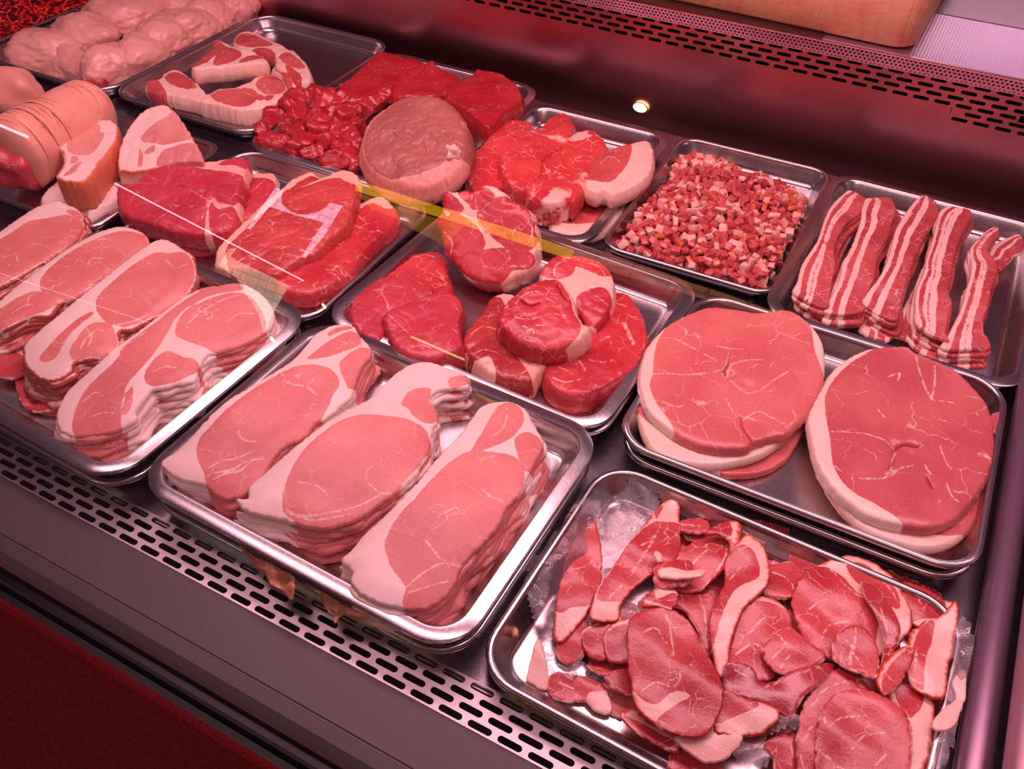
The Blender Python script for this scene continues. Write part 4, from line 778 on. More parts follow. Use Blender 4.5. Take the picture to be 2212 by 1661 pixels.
thick('sirloin_steak', 'bright red sirloin steak with a curved fat end, right of the pair', 'sirloin steak', 'K', [(700,1110),(800,1030),(900,960),(1000,905),(1100,860),(1180,770),(1260,680),(1305,590),(1350,530),(1480,470),(1580,448),(1652,520),(1692,590),(1652,680),(1560,762),(1470,852),(1362,962),(1345,1040),(1232,1110),(1112,1180),(1002,1230),(850,1230),(745,1180)], -.002, M_beef, .024,
 leans=[[(690,1110),(900,940),(1100,840),(1240,660),(1320,620),(1440,530),(1520,520),(1600,560),(1700,560),(1700,700),(1480,870),(1380,980),(1360,1060),(1120,1220),(850,1270),(720,1200)]],
 veins=[[(1120,1040),(1180,1040),(1210,1000),(1250,1060)],[(1290,680),(1360,700),(1440,720)],[(1180,860),(1240,840),(1280,790)],[(1380,620),(1420,660)],[(1130,1060),(1200,1080),(1230,1110)],[(1060,960),(1100,930)],[(900,1150),(960,1130)]])
# ------------------------------------------------------------------ thick pork chops and rolled joint, left middle tray
thick('pork_chop', 'flat pork chop lying under the thick upright chop with orange rind', 'pork chop', 'O', [(410,1312),(500,1200),(620,1100),(900,1050),(1180,1090),(1200,1200),(1190,1330),(1050,1400),(900,1475),(860,1440),(600,1370),(450,1370)], -.010, M_chop, .016, leans=[], rind_band=.003)
thick('pork_chop', 'thick pork chop with glowing orange rind on its right side', 'pork chop', 'O', [(490,722),(530,662),(580,675),(640,700),(690,640),(800,588),(960,530),(1080,516),(1150,520),(1200,570),(1212,640),(1190,730),(1100,855),(980,1010),(930,1080),(860,1135),(760,1145),(640,1135),(578,1100),(600,1050),(650,960),(640,850),(570,780),(500,760)], .040, M_chop, .052, leans=[
 [(690,650),(800,580),(960,530),(1000,545),(1030,590),(1020,630),(1070,655),(1050,720),(990,800),(920,870),(830,880),(750,870),(700,840),(680,740)],[(720,940),(740,895),(790,890),(808,930),(780,965),(730,970)],[(650,1090),(720,1020),(820,950),(850,940),(780,1040),(700,1085)],[(590,1040),(660,950),(640,850),(620,800),(660,840),(680,880),(680,960),(630,1060),(590,1100)]],
 veins=[], vert=True, rind_side=True, rind_band=.0025, edge_r=.002, bulge=.001, dome=0, wave=.002)
thick('pork_chop', 'thick pork chop with a wide white fat arc, standing beside the orange-rind chop', 'pork chop', 'A', [(752,1082),(755,1000),(790,880),(850,778),(920,708),(1010,673),(1080,678),(1130,728),(1182,800),(1232,882),(1262,930),(1285,980),(1297,1032),(1200,1035),(1080,1050),(940,1090),(860,1100),(780,1095)], .046, M_chop, .050, tilt=(0, .35), leans=[
 [(905,870),(960,810),(1040,760),(1090,720),(1130,715),(1190,790),(1250,890),(1230,895),(1120,910),(1050,930),(970,915),(915,910)],[(880,1060),(895,950),(915,1000),(910,1060)],[(920,970),(960,940),(995,935),(990,960),(940,990)],[(1030,980),(1100,940),(1250,920),(1310,1040),(1100,1060),(1000,1060)]], vert=True, rind_side=-1, rind_band=.002, edge_r=.002, bulge=.001, dome=0, wave=.002)
def rolled_joint():
    a = at((12, 345), .034); b_ = at((222, 222), .034); ax = b_-a; Ln = np.linalg.norm(ax); ax /= Ln
    u = np.cross([0, 0, 1.], ax); u /= np.linalg.norm(u); v = np.cross(ax, u)
    n, k = 180, 80; V = []; SCR = []; rs = random.Random(4)
    lines = [(rs.uniform(.05, .95), rs.uniform(-.9, .9), rs.uniform(.25, .8), rs.uniform(-.35, .35)) for _ in range(34)]
    for i in range(n+1):
        t = i/n; r0 = .060-.010*t
        cap = min(1, math.sqrt(max(0, 1-(1-min(t/.10, 1))**2)))*min(1, math.sqrt(max(0, 1-(1-min((1-t)/.16, 1))**2)))
        for j in range(k):
            ph = 2*math.pi*j/k; s = 0
            for (lt, lp, ll, sl) in lines:
                dph = (ph-math.pi/2-lp+math.pi) % (2*math.pi)-math.pi
                if abs(dph) < ll: dd = abs(t-lt-sl*.12*dph-.012*math.sin(dph*4+lt*9)); s = max(s, math.exp(-(dd/.0055)**2)*(1-(dph/ll)**2))
            st = sum(math.exp(-((t-c)/.008)**2) for c in (.14, .27, .40))
            r = r0*cap*(1+.05*noise.noise(Vector((t*5, math.cos(ph)*1.2, math.sin(ph)*1.2))))-.0040*s*cap-.0035*st*cap
            q = a+ax*Ln*t+r*(math.cos(ph)*u+math.sin(ph)*v*1.0); V.append(q); SCR.append(min(1, s*1.1))
    F = []
    for i in range(n):
        for j in range(k): p = i*k+j; q = i*k+(j+1) % k; F.append([p, q, q+k, p+k])
    root = empty('rolled_pork_joint', tuple(a)); tag(root, 'scored rolled pork joint tied with string, at the left edge', 'pork joint')
    me = mesh('rind', np.array(V)-a, F); setattr_f(me, 'score', SCR); mkobj('rind', me, M_rind, root)
    for c in (.14, .27, .40):
        r0 = .060-.010*c; pts = []
        for j in range(41):
            ph = 2*math.pi*j/40; r = r0-.0005; pts.append(ax*Ln*(c+.015*math.sin(ph))+r*(math.cos(ph)*u+math.sin(ph)*v))
        s = tube('string', pts, .0009, M_string, 6); s.parent = root
    f = blob('meat_end', None, None, (0, 0, 0), (.045, .045, .042), 0, .35, 1.6, 5, M_rump, 4, flat=-2); f.parent = root; f.location = tuple(ax*.020-np.array([0, 0, .014])); f['label'] = 'raw red meat showing at the near end of the roll'
rolled_joint()
blob('pork_joint', 'second pale pork joint partly cut off at the left edge', 'pork joint', tuple(at((10, 200), .02)), (.070, .045, .045), .3, .25, 1.3, 9, M_rind, 4)
# ------------------------------------------------------------------ chicken thighs, back left tray (A zoom centre, pixel radii)
def px_blob(zid, cx, cy, rx, z, aspect, rotz, **k):
    (x, y), = full(zid, [(cx, cy)]); c = at((x, y), z); dist = np.linalg.norm(c-CAM); r = rx/ZM[zid][2]/FPX*dist
    return c, r
CH = [(290,335,232,.006,.75,.15,'plump chicken thigh at the near left corner of the chicken tray'),
 (560,225,215,.014,.7,.1,'smooth chicken thigh second along the left side of the chicken tray'),
 (800,105,225,.016,.7,.1,'orange-tinted chicken thigh third along the left side of the chicken tray'),
 (715,430,155,.010,1.1,.0,'round chicken thigh at the near right corner with red cut end'),
 (470,440,190,-.006,.5,.1,'loose flap of pale chicken skin at the front rim'),
 (910,355,150,.012,1.15,.3,'chicken thigh beside the lamb chop tray, second from the front'),
 (1065,250,150,.018,1.2,.3,'chicken thigh with wrinkled skin in the middle of the tray'),
 (1200,190,165,.014,1.1,.3,'smooth pink chicken thigh near the far right side'),
 (1130,50,190,.016,.6,.2,'long chicken thigh lying crosswise toward the back'),
 (1370,120,130,.010,1.2,.2,'chicken thigh with red cut end near the back right corner'),
 (1520,60,125,.008,1.1,.2,'last chicken thigh in the back right corner'),
 (1000,10,160,.010,.6,.2,'chicken thigh cut off by the top of the picture'),
 (1300,20,150,.010,.6,.2,'chicken thigh at the far end of the tray')]
for i, (cx, cy, rx, z, asp, rz, lab) in enumerate(CH):
    c, r = px_blob('A', cx, cy, rx, z-.018, asp, rz)
    t = blob('chicken_thigh', lab, 'chicken thigh', tuple(c), (r*.96, r*asp*1.08, .042), rz, .30, 1.1, 20+i, M_chicken, 5, 'raw chicken thighs', fine=.05, creases=.05)
    if 'red cut end' in lab:
        f = blob('cut_end', None, None, (0, 0, 0), (r*.5, r*.35, .016), 0, .3, 2, 70+i, M_rump, 3, flat=-2); f.parent = t; f.location = (r*.15, -r*asp*.86, -.006); f['label'] = 'red cut meat end'
# ------------------------------------------------------------------ minced beef
def mince():
    rs = random.Random(8); V = []; F = []
    for s in range(1500):
        x = rs.uniform(-2.00, -1.725); y = rs.uniform(.99, 1.42)
        z = -.015+.045*(1-((x+1.87)/.17)**2)*(1-((y-1.2)/.25)**2)+rs.uniform(-.006, .004)
        a = rs.uniform(0, 6.28); L = rs.uniform(.012, .03); r = .0028; bnd = rs.uniform(-1, 1); b0 = len(V)
        for i in range(6):
            t = i/5; ang = a+bnd*t; cx = x+math.cos(ang)*L*t; cy = y+math.sin(ang)*L*t; cz_ = z+.004*math.sin(t*3+s)
            rr = r*(.5 if i in (0, 5) else 1)
            for j in range(6): p = 2*math.pi*j/6; V.append((cx-math.sin(ang)*rr*math.cos(p), cy+math.cos(ang)*rr*math.cos(p), cz_+rr*math.sin(p)))
        for i in range(5):
            for j in range(6): p = b0+i*6+j; q = b0+i*6+(j+1) % 6; F.append([p, q, q+6, p+6])
    me = mesh('minced_beef', V, F); n = len(V); setattr_f(me, 'sd', [.02]*n); setattr_f(me, 'vd', [.05]*n)
    tag(mkobj('minced_beef', me, M_mince), 'bright red minced beef heaped in the far left tray', 'minced beef', kind='stuff')
mince()
# ------------------------------------------------------------------ lamb chops
thick('lamb_chop', 'lamb chop lying on its side at the left end of the lamb chop tray', 'lamb chop', 'A', [(935,560),(950,512),(1020,500),(1060,458),(1130,443),(1200,480),(1262,530),(1322,600),(1332,632),(1280,645),(1200,625),(1080,602),(1000,590)], .004, M_lambchop, .024, vert=True, leans=[[(1060,490),(1120,465),(1190,490),(1250,540),(1240,565),(1150,560),(1080,530)],[(940,520),(1000,510),(1040,560),(1060,600),(960,580)]], veins=[], edge_r=.003, lg=.0012)
thick('lamb_chop', 'C-shaped lamb chop lying at the back of the lamb chop tray', 'lamb chop', 'A', [(1500,240),(1560,200),(1640,210),(1750,260),(1852,320),(1790,360),(1760,355),(1640,320),(1520,292)], .006, M_lambchop, .022, vert=True, leans=[[(1510,250),(1550,220),(1640,230),(1740,280),(1720,298),(1620,300),(1530,285)],[(1600,320),(1700,310),(1760,340),(1730,370)]], edge_r=.003, lg=.0012)
thick('lamb_chop', 'lamb chop with curved white fat at the right of the lamb chop tray', 'lamb chop', 'A', [(1780,345),(1870,318),(1950,390),(1988,460),(1992,510),(1960,525),(1920,520),(1880,510),(1850,460),(1770,420)], .004, M_lambchop, .026, vert=True, leans=[[(1790,360),(1850,345),(1920,390),(1950,430),(1900,435),(1820,400)],[(1830,420),(1890,450),(1930,500),(1910,560),(1870,500)]], edge_r=.003, lg=.0012)
thick('lamb_chop', 'thin lamb rib strip curving around the front chop', 'lamb chop', 'A', [(1740,440),(1780,418),(1862,450),(1897,540),(1882,620),(1842,672),(1800,700),(1780,660),(1820,600),(1835,530),(1800,480)], -.002, M_lambchop, .018, vert=True, leans=[[(1760,440),(1800,430),(1850,470),(1870,540),(1850,620),(1810,660),(1830,560),(1810,480)]], edge_r=.003, lg=.0012)
thick('lamb_chop', 'largest lamb chop with a wide fat lower edge at the front of its tray', 'lamb chop', 'A', [(1278,640),(1300,600),(1340,590),(1400,565),(1500,552),(1590,520),(1640,488),(1720,472),(1790,488),(1832,540),(1832,600),(1790,650),(1770,652),(1700,680),(1620,695),(1530,695),(1400,672),(1330,655)], .006, M_lambchop, .030, vert=True, leans=[[(1350,610),(1420,575),(1500,570),(1580,570),(1640,590),(1640,650),(1560,680),(1420,660)],[(1640,540),(1680,495),(1740,485),(1800,510),(1825,560),(1790,600),(1720,600),(1670,580)],[(1640,600),(1690,620),(1680,650),(1650,640)],[(1700,620),(1750,615),(1740,640),(1710,650)]], veins=[[(1560,590),(1620,620)]], edge_r=.003, lg=.0012)
thick('lamb_chop', 'lamb chop stacked on top with a thick cream fat side', 'lamb chop', 'A', [(1225,430),(1240,410),(1290,370),(1330,340),(1375,310),(1368,270),(1390,253),(1450,272),(1500,290),(1600,312),(1702,372),(1702,400),(1640,405),(1560,412),(1400,425),(1262,442)], .030, M_lambchop, .026, vert=True, leans=[[(1225,420),(1290,365),(1330,345),(1370,320),(1375,265),(1400,260),(1440,290),(1530,330),(1545,350),(1500,385),(1440,405),(1370,412),(1385,360),(1320,400),(1260,425)],[(1540,400),(1560,370),(1640,350),(1680,370),(1640,385)]], edge_r=.003, lg=.0012)
# ------------------------------------------------------------------ diced beef tray
thick('beef_piece', 'long plum-red beef piece at the far left of the diced beef tray', 'beef', 'Q', [(700,430),(715,365),(760,310),(830,250),(900,180),(965,112),(1010,102),(1060,100),(1120,120),(1200,138),(1340,190),(1290,260),(1150,330),(1000,400),(880,440),(780,440)], .012, M_diced, .034, veins=[[(880,340),(960,300),(1040,250),(1110,215)]])
thick('beef_piece', 'dark folded beef piece in the middle back of the diced beef tray', 'beef', 'Q', [(1100,420),(1150,330),(1250,290),(1330,205),(1392,178),(1425,222),(1500,240),(1585,262),(1600,330),(1500,400),(1300,440)], .008, M_diced, .030, wave=.008)
thick('beef_piece', 'block of beef at the back right corner of the diced beef tray', 'beef', 'Q', [(1480,432),(1560,332),(1665,262),(1712,213),(1800,240),(1920,280),(2022,370),(2032,452),(1932,520),(1862,592),(1792,642),(1700,580),(1590,500)], .030, M_diced, .050, vert=True, wave=.006, bulge=.005)
DB = [(215,625,60),(265,560,70),(330,500,75),(410,470,80),(480,450,62),(150,690,60),(190,760,70),(270,790,80),(350,640,85),(400,560,90),(560,420,75),(590,490,80),(640,430,60),(490,620,75),(440,700,60),(560,580,80),(560,680,95),(640,640,90),(690,560,90),(740,480,80),(760,600,75),(700,720,80),(620,770,70),(430,770,80),(380,820,65),(760,720,75),(820,560,70),(820,660,70),(880,520,70),(960,470,75),(1040,440,65),(560,850,80),(640,900,70),(500,830,60),(740,820,90),(720,900,85),(820,780,80),(800,880,70),(840,930,60),(1000,400,55),(780,400,60),(1680,600,60),(1720,660,55),(1660,690,50),(1640,600,40)]
for i, (cx, cy, rp) in enumerate(DB):
    rs = random.Random(i); zz = -.006+rs.uniform(-.004, .010)
    c, r = px_blob('Q', cx, cy, rp*1.0, zz, 1, 0); r *= 1.3
    blob('diced_beef', 'rough chunk of bright red beef dice in the tray with the round joint', 'diced beef', tuple(c), (r*rs.uniform(.9, 1.2), r*rs.uniform(.8, 1.05), r*rs.uniform(.7, .9)), rs.uniform(0, 3.1), .40, 1.3, 100+i, M_diced, 4, 'diced beef chunks', flat=-1.5, fine=.10, cuts=6, creases=.10)
DI = [(870,850),(862,760),(880,670),(940,570),(1040,490),(1170,425),(1300,400),(1430,420),(1545,485),(1615,590),(1655,700),(1655,800),(1620,900),(1560,970),(1470,1030),(1360,1075),(1240,1090),(1120,1070),(1010,1020),(920,950)]
j = thick('beef_joint', 'large round browned beef joint with a lumpy fat edge, among the diced beef', 'beef joint', 'Q', DI, .056, M_joint, .048, tilt=(.05, .32), vert=True, leans=[[(900,850),(890,760),(915,680),(980,580),(1070,500),(1180,435),(1300,385),(1450,410),(1560,470),(1600,560),(1590,610),(1610,680),(1600,780),(1500,820),(1480,900),(1380,960),(1220,1010),(1090,1020),(1000,980),(930,920)],[(1620,640),(1680,700),(1680,830),(1600,880),(1580,780)]], veins=[], bulge=.010, edge_r=.009, dome=.004, dome_w=.05, rows=8, wave=.004, wave_s=30, taper=.030, crease=.0012, cs=40, fine=.0009, cuts=[[(1250,620),(1330,580),(1420,560)],[(1300,650),(1400,630),(1470,650)],[(1370,700),(1420,760),(1400,820)],[(1320,760),(1340,830),(1320,880)],[(1440,690),(1500,720),(1500,780)],[(1100,690),(1140,720),(1230,730)]], cutd=.0016)
f = blob('fat_knob', None, None, (0, 0, 0), (.012, .011, .014), 0, .5, 1.6, 6, M_fat, 4, flat=-2, fine=.14); f['label'] = 'knob of pale fat'
fw = at(full('Q', [(1535, 850)])[0], .056); f.parent = j; f.matrix_parent_inverse = j.matrix_world.inverted(); f.location = tuple(fw)
# ------------------------------------------------------------------ lamb pieces
thick('lamb_piece', 'long marbled lamb shoulder piece along the left of its tray', 'lamb', 'C', [(15,690),(30,630),(60,580),(130,498),(170,473),(272,473),(278,500),(300,485),(350,453),(402,448),(442,500),(425,540),(372,582),(300,640),(240,700),(160,720),(100,740),(50,740)], .016, M_lambchunk, .040, wave=.01)
thick('lamb_piece', 'dark red lamb lump with a fat ridge in the middle of its tray', 'lamb', 'C', [(148,600),(200,590),(290,620),(315,645),(292,700),(242,737),(190,722),(155,670)], .030, M_lambchunk, .040, wave=.006)
thick('lamb_piece', 'fleshy lamb flap hanging down the centre of its tray', 'lamb', 'C', [(255,722),(298,650),(378,590),(422,620),(445,720),(422,785),(370,802),(310,792),(250,755)], .024, M_lambchunk, .040, wave=.008)
thick('lamb_piece', 'upright folded lamb slice with white edge beside the lamb loin chop', 'lamb', 'C', [(385,590),(432,530),(510,513),(562,560),(577,602),(522,642),(490,702),(470,752),(430,792),(425,700)], .026, M_lambchunk, .036, wave=.008)
thick('lamb_chop', 'lamb loin chop with a draped band of white fat in the lamb tray', 'lamb chop', 'C', [(482,712),(520,622),(600,580),(655,565),(690,553),(732,553),(752,600),(745,660),(702,715),(600,760),(560,745),(530,755),(490,740)], .030, M_lambchop, .024, vert=True, leans=[[(485,690),(520,620),(600,580),(660,572),(650,640),(610,690),(580,716),(520,716)]], veins=[[(540,650),(580,620),(620,640)]], edge_r=.003, lg=.0012)
thick('lamb_chop', 'lamb chop with thick pale rim lying at the near end of the lamb tray', 'lamb chop', 'C', [(358,810),(420,785),(480,768),(520,790),(580,790),(642,765),(622,850),(562,905),(500,925),(400,915),(350,900)], -.013, M_lambchop, .012, vert=True, leans=[[(375,840),(400,815),(480,800),(560,800),(610,800),(560,860),(480,880),(390,880)]], edge_r=.003, lg=.0012)
for i, (cx, cy, rp) in enumerate([(160,690,42),(150,745,38),(200,770,40),(240,810,42),(300,850,45),(330,800,40),(60,700,45),(40,650,40)]):
    c, r = px_blob('C', cx, cy, rp, -.008, 1, 0)
    blob('diced_lamb', 'small lamb chunk at the front left of the lamb tray', 'diced lamb', tuple(c), (r*1.1, r*.9, r*.8), i*.7, .5, 1.3, 200+i, M_lambchunk, 4, 'lamb chunks', flat=-1.5, fine=.15, cuts=4)
# ------------------------------------------------------------------ lardons
def lardons():
    vs_ = []
    for k in range(14):
        rs = random.Random(50+k); bm = bmesh.new(); L = [rs.uniform(.0055, .0095), rs.uniform(.0045, .0075), rs.uniform(.004, .0065)]
        if k == 3: L[0] = .011
        bmesh.ops.create_cube(bm, size=2)
        for v in bm.verts: v.co = Vector([v.co[a]*L[a]*rs.uniform(.6, 1.15) for a in range(3)])
        bmesh.ops.bevel(bm, geom=bm.edges[:], offset=.0016, segments=2, affect='EDGES', profile=.6)
        bmesh.ops.subdivide_edges(bm, edges=bm.edges[:], cuts=1, use_grid_fill=True)
        for v in bm.verts: v.co += v.co.normalized()*.0009*noise.noise(v.co*350+Vector((k, 0, 0)))
        me = bpy.data.meshes.new('bacon_lardon'); bm.to_mesh(me); bm.free()
        co_ = np.array([tuple(v.co) for v in me.vertices]); kind = k % 7
        d = co_@np.array([1, .6, .3]); 
        if kind in (0, 1, 4, 6): sd = np.full(len(d), .02)
        elif kind == 2: sd = np.full(len(d), -.02)
        elif kind in (3, 5): sd = (d-.0)*.8
        else: sd = (d+.003)*.8
        setattr_f(me, 'sd', sd); setattr_f(me, 'vd', np.full(len(d), .05)); setattr_f(me, 'rind', (co_[:, 2] > L[2]*.72).astype(float)*(1 if kind in (1, 5) and k > 6 else 0))
        me.materials.append(M_lardon); me.polygons.foreach_set('use_smooth', [True]*len(me.polygons)); vs_.append((me, kind))
    O = full('M', [(150,1060),(290,760),(460,600),(600,440),(740,215),(900,205),(1100,250),(1300,370),(1550,400),(1750,500),(1950,650),(1860,850),(1800,1050),(1660,1370),(1400,1440),(1000,1320),(600,1200),(300,1120)])
    P = np.array([at(p, -.002)[:2] for p in O]); ct = P.mean(0); rs = np.random.RandomState(3); pts = []
    lo, hi = P.min(0), P.max(0); tries = 0; cell = {}
    while len(pts) < 620 and tries < 14000:
        tries += 1; q = rs.uniform(lo, hi)
        if not inside(P, q[None])[0]: continue
        lx, ly = (q[0]+.253)+.0192*(q[1]-1.173), (q[1]-1.173)-.0192*(q[0]+.253)
        if abs(lx) > .129-.0215 or abs(ly) > .186-.0215: continue
        g_ = (int(q[0]/.01), int(q[1]/.01))
        if all((q[0]-p[0])**2+(q[1]-p[1])**2 > .0098**2 for a_ in (-1, 0, 1) for b_ in (-1, 0, 1) for p in cell.get((g_[0]+a_, g_[1]+b_), ())): pts.append(q); cell.setdefault(g_, []).append(q)
    de = segdist(P, np.array(pts)); hh = -.015+.019*np.clip(de/.05, 0, 1)**.6
    order = np.argsort([np.hypot(*p) for p in pts]); V = []; F = []
    def rot():
        return Matrix.Rotation(rs.uniform(0, 6.28), 3, 'Z') @ Matrix.Rotation(rs.normal(0, .5), 3, 'X') @ Matrix.Rotation(rs.normal(0, .5), 3, 'Y')
    rest = bmesh.new()
    lab = {0: 'pink-red cube of diced bacon in the lardon tray', 2: 'white fat cube of diced bacon in the lardon tray', 3: 'half white, half red cube of diced bacon in the lardon tray'}
    for n_, i in enumerate(order):
        me, kind = vs_[rs.randint(14)]; R = rot(); z = hh[i]+rs.uniform(-.002, .0045)
        if n_ < 300:
            o = bpy.data.objects.new('bacon_lardon', me); COL.objects.link(o); o.matrix_world = Matrix.Translation((pts[i][0], pts[i][1], z)) @ R.to_4x4()
            kk = 2 if kind == 2 else (0 if kind in (0, 1, 4, 6) else 3)
            tag(o, lab[kk], 'diced bacon', {0: 'red diced bacon cubes', 2: 'white diced bacon cubes', 3: 'two-tone diced bacon cubes'}[kk])
        else: V.append((me, R, (pts[i][0], pts[i][1], z)))
    extra = [(vs_[rs.randint(14)][0], rot(), (q[0], q[1], max(hh[k]-.009, -.020))) for k, q in enumerate(pts) if de[k] > .012]
    VV = []; FF = []; A = {'sd': [], 'vd': [], 'rind': []}
    for me, R, t in V+extra:
        b0 = len(VV)
        for v in me.vertices: p = R @ v.co; VV.append((p.x+t[0], p.y+t[1], p.z+t[2]))
        for f in me.polygons: FF.append([b0+q for q in f.vertices])
        for a in A: arr = np.zeros(len(me.vertices), np.float32); me.attributes[a].data.foreach_get('value', arr); A[a].append(arr)
    me = mesh('diced_bacon', VV, FF)
    for a in A: setattr_f(me, a, np.concatenate(A[a]))
    tag(mkobj('diced_bacon', me, M_lardon), 'rest of the diced bacon heap, toward the back of the lardon tray', 'diced bacon', kind='stuff')
M_lardon = meat('diced bacon', (.44, .04, .048), (.62, .11, .10), (.86, .52, .42), vscale=60, vein=.6, rough=.34, rind=(.74, .14, .03), coat=.3)
lardons()
# ------------------------------------------------------------------ streaky bacon
def streak(left, right, zid='J', bands=((.16, .34), (.47, .56), (.66, 1.05)), wob=.05, sd_=0):
    Lp = full(zid, left); Rp = full(zid, right)
    def mk(fr):
        l = catmull(fr.px(Lp), .004, False); r = catmull(fr.px(Rp), .004, False)
        def g(V):
            dl = segdist(l, V, False); dr = segdist(r, V, False); u = dl/(dl+dr+1e-9)
            for i in range(len(V)): u[i] += wob*noise.noise(Vector((V[i, 0]*26+sd_, V[i, 1]*26, sd_*.7)))+.02*noise.noise(Vector((V[i, 0]*120, V[i, 1]*120, sd_)))
            W = (dl+dr); out = np.full(len(V), -.03)
            for a, b in bands: out = np.maximum(out, np.minimum(u-a, b-u)*W)
            return out
        return g
    return mk
GB = 'streaky bacon piles'
BS = [
 ('leftmost', [(290,1030),(320,920),(352,800),(412,700),(482,590),(522,470),(562,370),(622,280),(682,218),(740,183)], [(540,1150),(575,1040),(595,920),(625,800),(612,700),(622,620),(672,520),(722,450),(802,390),(855,310),(862,245)], .010, ((.14,.32),(.42,.46),(.55,1.1)), 4),
 ('second from left', [(545,1170),(600,1040),(660,900),(682,780),(742,680),(792,560),(832,430),(850,300),(892,248)], [(830,1190),(870,1090),(905,980),(945,880),(955,770),(975,680),(1055,560),(1085,440),(1115,370),(1100,290),(1050,243)], .010, ((.14,.32),(.50,1.1)), 4),
 ('middle', [(850,1110),(900,1010),(982,900),(1042,780),(1082,640),(1122,500),(1182,400),(1252,300),(1322,243)], [(1110,1242),(1162,1090),(1192,960),(1232,840),(1272,720),(1332,600),(1402,480),(1465,390),(1452,310),(1400,258)], .012, ((.16,.36),(.56,1.1)), 5),
 ('fourth from left', [(1300,1290),(1282,1150),(1290,1000),(1342,870),(1372,740),(1422,580),(1452,450),(1492,350),(1560,323)], [(1535,1420),(1525,1350),(1545,1230),(1572,1100),(1545,1010),(1565,930),(1575,800),(1602,680),(1642,560),(1702,460),(1720,362)], .012, ((.10,.24),(.34,.40),(.60,1.1)), 5),
 ('rightmost', [(1500,1480),(1542,1380),(1602,1260),(1652,1150),(1692,1000),(1732,860),(1732,740),(1732,650),(1782,600),(1832,530),(1922,488)], [(1865,1480),(1872,1400),(1832,1340),(1832,1240),(1872,1130),(1892,1000),(1932,900),(1942,800),(1905,740),(1862,680),(1905,600),(1962,530)], .010, ((.14,.32),(.42,.46),(.58,1.1)), 4)]
for i, (w_, L_, R_, z, bands, n_) in enumerate(BS):
    stack('streaky_rasher', 'streaky bacon rasher', '%s pile, back right tray' % w_, 'streaky bacon', GB, 'J', L_+R_[::-1], z, n_, .0055, M_streaky, shift=(.004, -.006), jit=.0035, h=.0028, wave=.004, wave_s=30, rag=.0008, sdfun=streak(L_, R_, bands=bands, sd_=i), toplabel='striped streaky bacon rasher, topmost of the %s pile in the back right tray' % w_)
def sloose(label, L_, R_, z, bands, s=3): 
    O = L_+R_[::-1]; fr = Frame(at(poly_centroid(full('J', O)), z)); return piece('streaky_rasher', label, 'streaky bacon', 'J', O, z, M_streaky, t=.005, fr=fr, leans=None, sdfun=streak(L_, R_, bands=bands, sd_=s)(fr), h=.003, wave=.004, wave_s=30)
sloose('streaky rasher end poking out below the middle streaky pile', [(830,1345),(840,1250),(860,1170)], [(1050,1422),(1060,1300),(1070,1230)], -.012, ((.3,.5),(.6,.9)))
sloose('streaky rashers fanned out at the left of the fourth streaky pile', [(1075,1355),(1150,1200),(1230,1052),(1290,940),(1330,860)], [(1390,1420),(1360,1300),(1330,1200),(1330,1050),(1360,900)], -.010, ((.2,.4),(.55,.7),(.8,1)))
sloose('frilly streaky flap bending right at the top of the rightmost streaky pile', [(1880,700),(1900,650),(1960,605),(2050,560),(2120,540)], [(1960,830),(2040,775),(2080,720),(2140,700),(2159,600)], -.004, ((.2,.42),(.55,1)))
sloose('streaky rasher underneath the leftmost streaky pile, showing to its right', [(560,900),(640,640),(720,480)], [(640,800),(710,640),(800,480)], -.010, ((.3,1),))
# ------------------------------------------------------------------ clear film, scraps
def film_mat():
    mt = bpy.data.materials.new('clear crinkled film'); mt.use_nodes = True; nt = mt.node_tree; b = NB(nt)
    for n in list(nt.nodes): nt.nodes.remove(n)
    out = b.n('ShaderNodeOutputMaterial'); tr = b.n('ShaderNodeBsdfTransparent'); gl = b.n('ShaderNodeBsdfGlossy'); df = b.n('ShaderNodeBsdfDiffuse'); m1 = b.n('ShaderNodeMixShader'); m2 = b.n('ShaderNodeMixShader')
    tr.inputs[0].default_value = (.96, .94, .95, 1); gl.inputs['Roughness'].default_value = .16; df.inputs[0].default_value = (.8, .76, .78, 1)
    fr = b.n('ShaderNodeFresnel'); fr.inputs[0].default_value = 1.5
    tc = b.n('ShaderNodeTexCoord').outputs['Object']; nn = b.noise(tc, 60, 4, .7, 1.); bp = b.n('ShaderNodeBump'); bp.inputs['Strength'].default_value = .8; bp.inputs['Distance'].default_value = .003
    b.L(nn.outputs['Fac'], bp.inputs['Height']); b.L(bp.outputs[0], gl.inputs['Normal']); b.L(bp.outputs[0], fr.inputs['Normal'])
    b.L(b.math('ADD', b.math('MULTIPLY', fr.outputs[0], 1.4), .05, clamp=True), m1.inputs[0]); b.L(tr.outputs[0], m1.inputs[1]); b.L(gl.outputs[0], m1.inputs[2])
    m2.inputs[0].default_value = .13; b.L(m1.outputs[0], m2.inputs[1]); b.L(df.outputs[0], m2.inputs[2]); b.L(m2.outputs[0], out.inputs[0])
    return mt
M_film = film_mat()
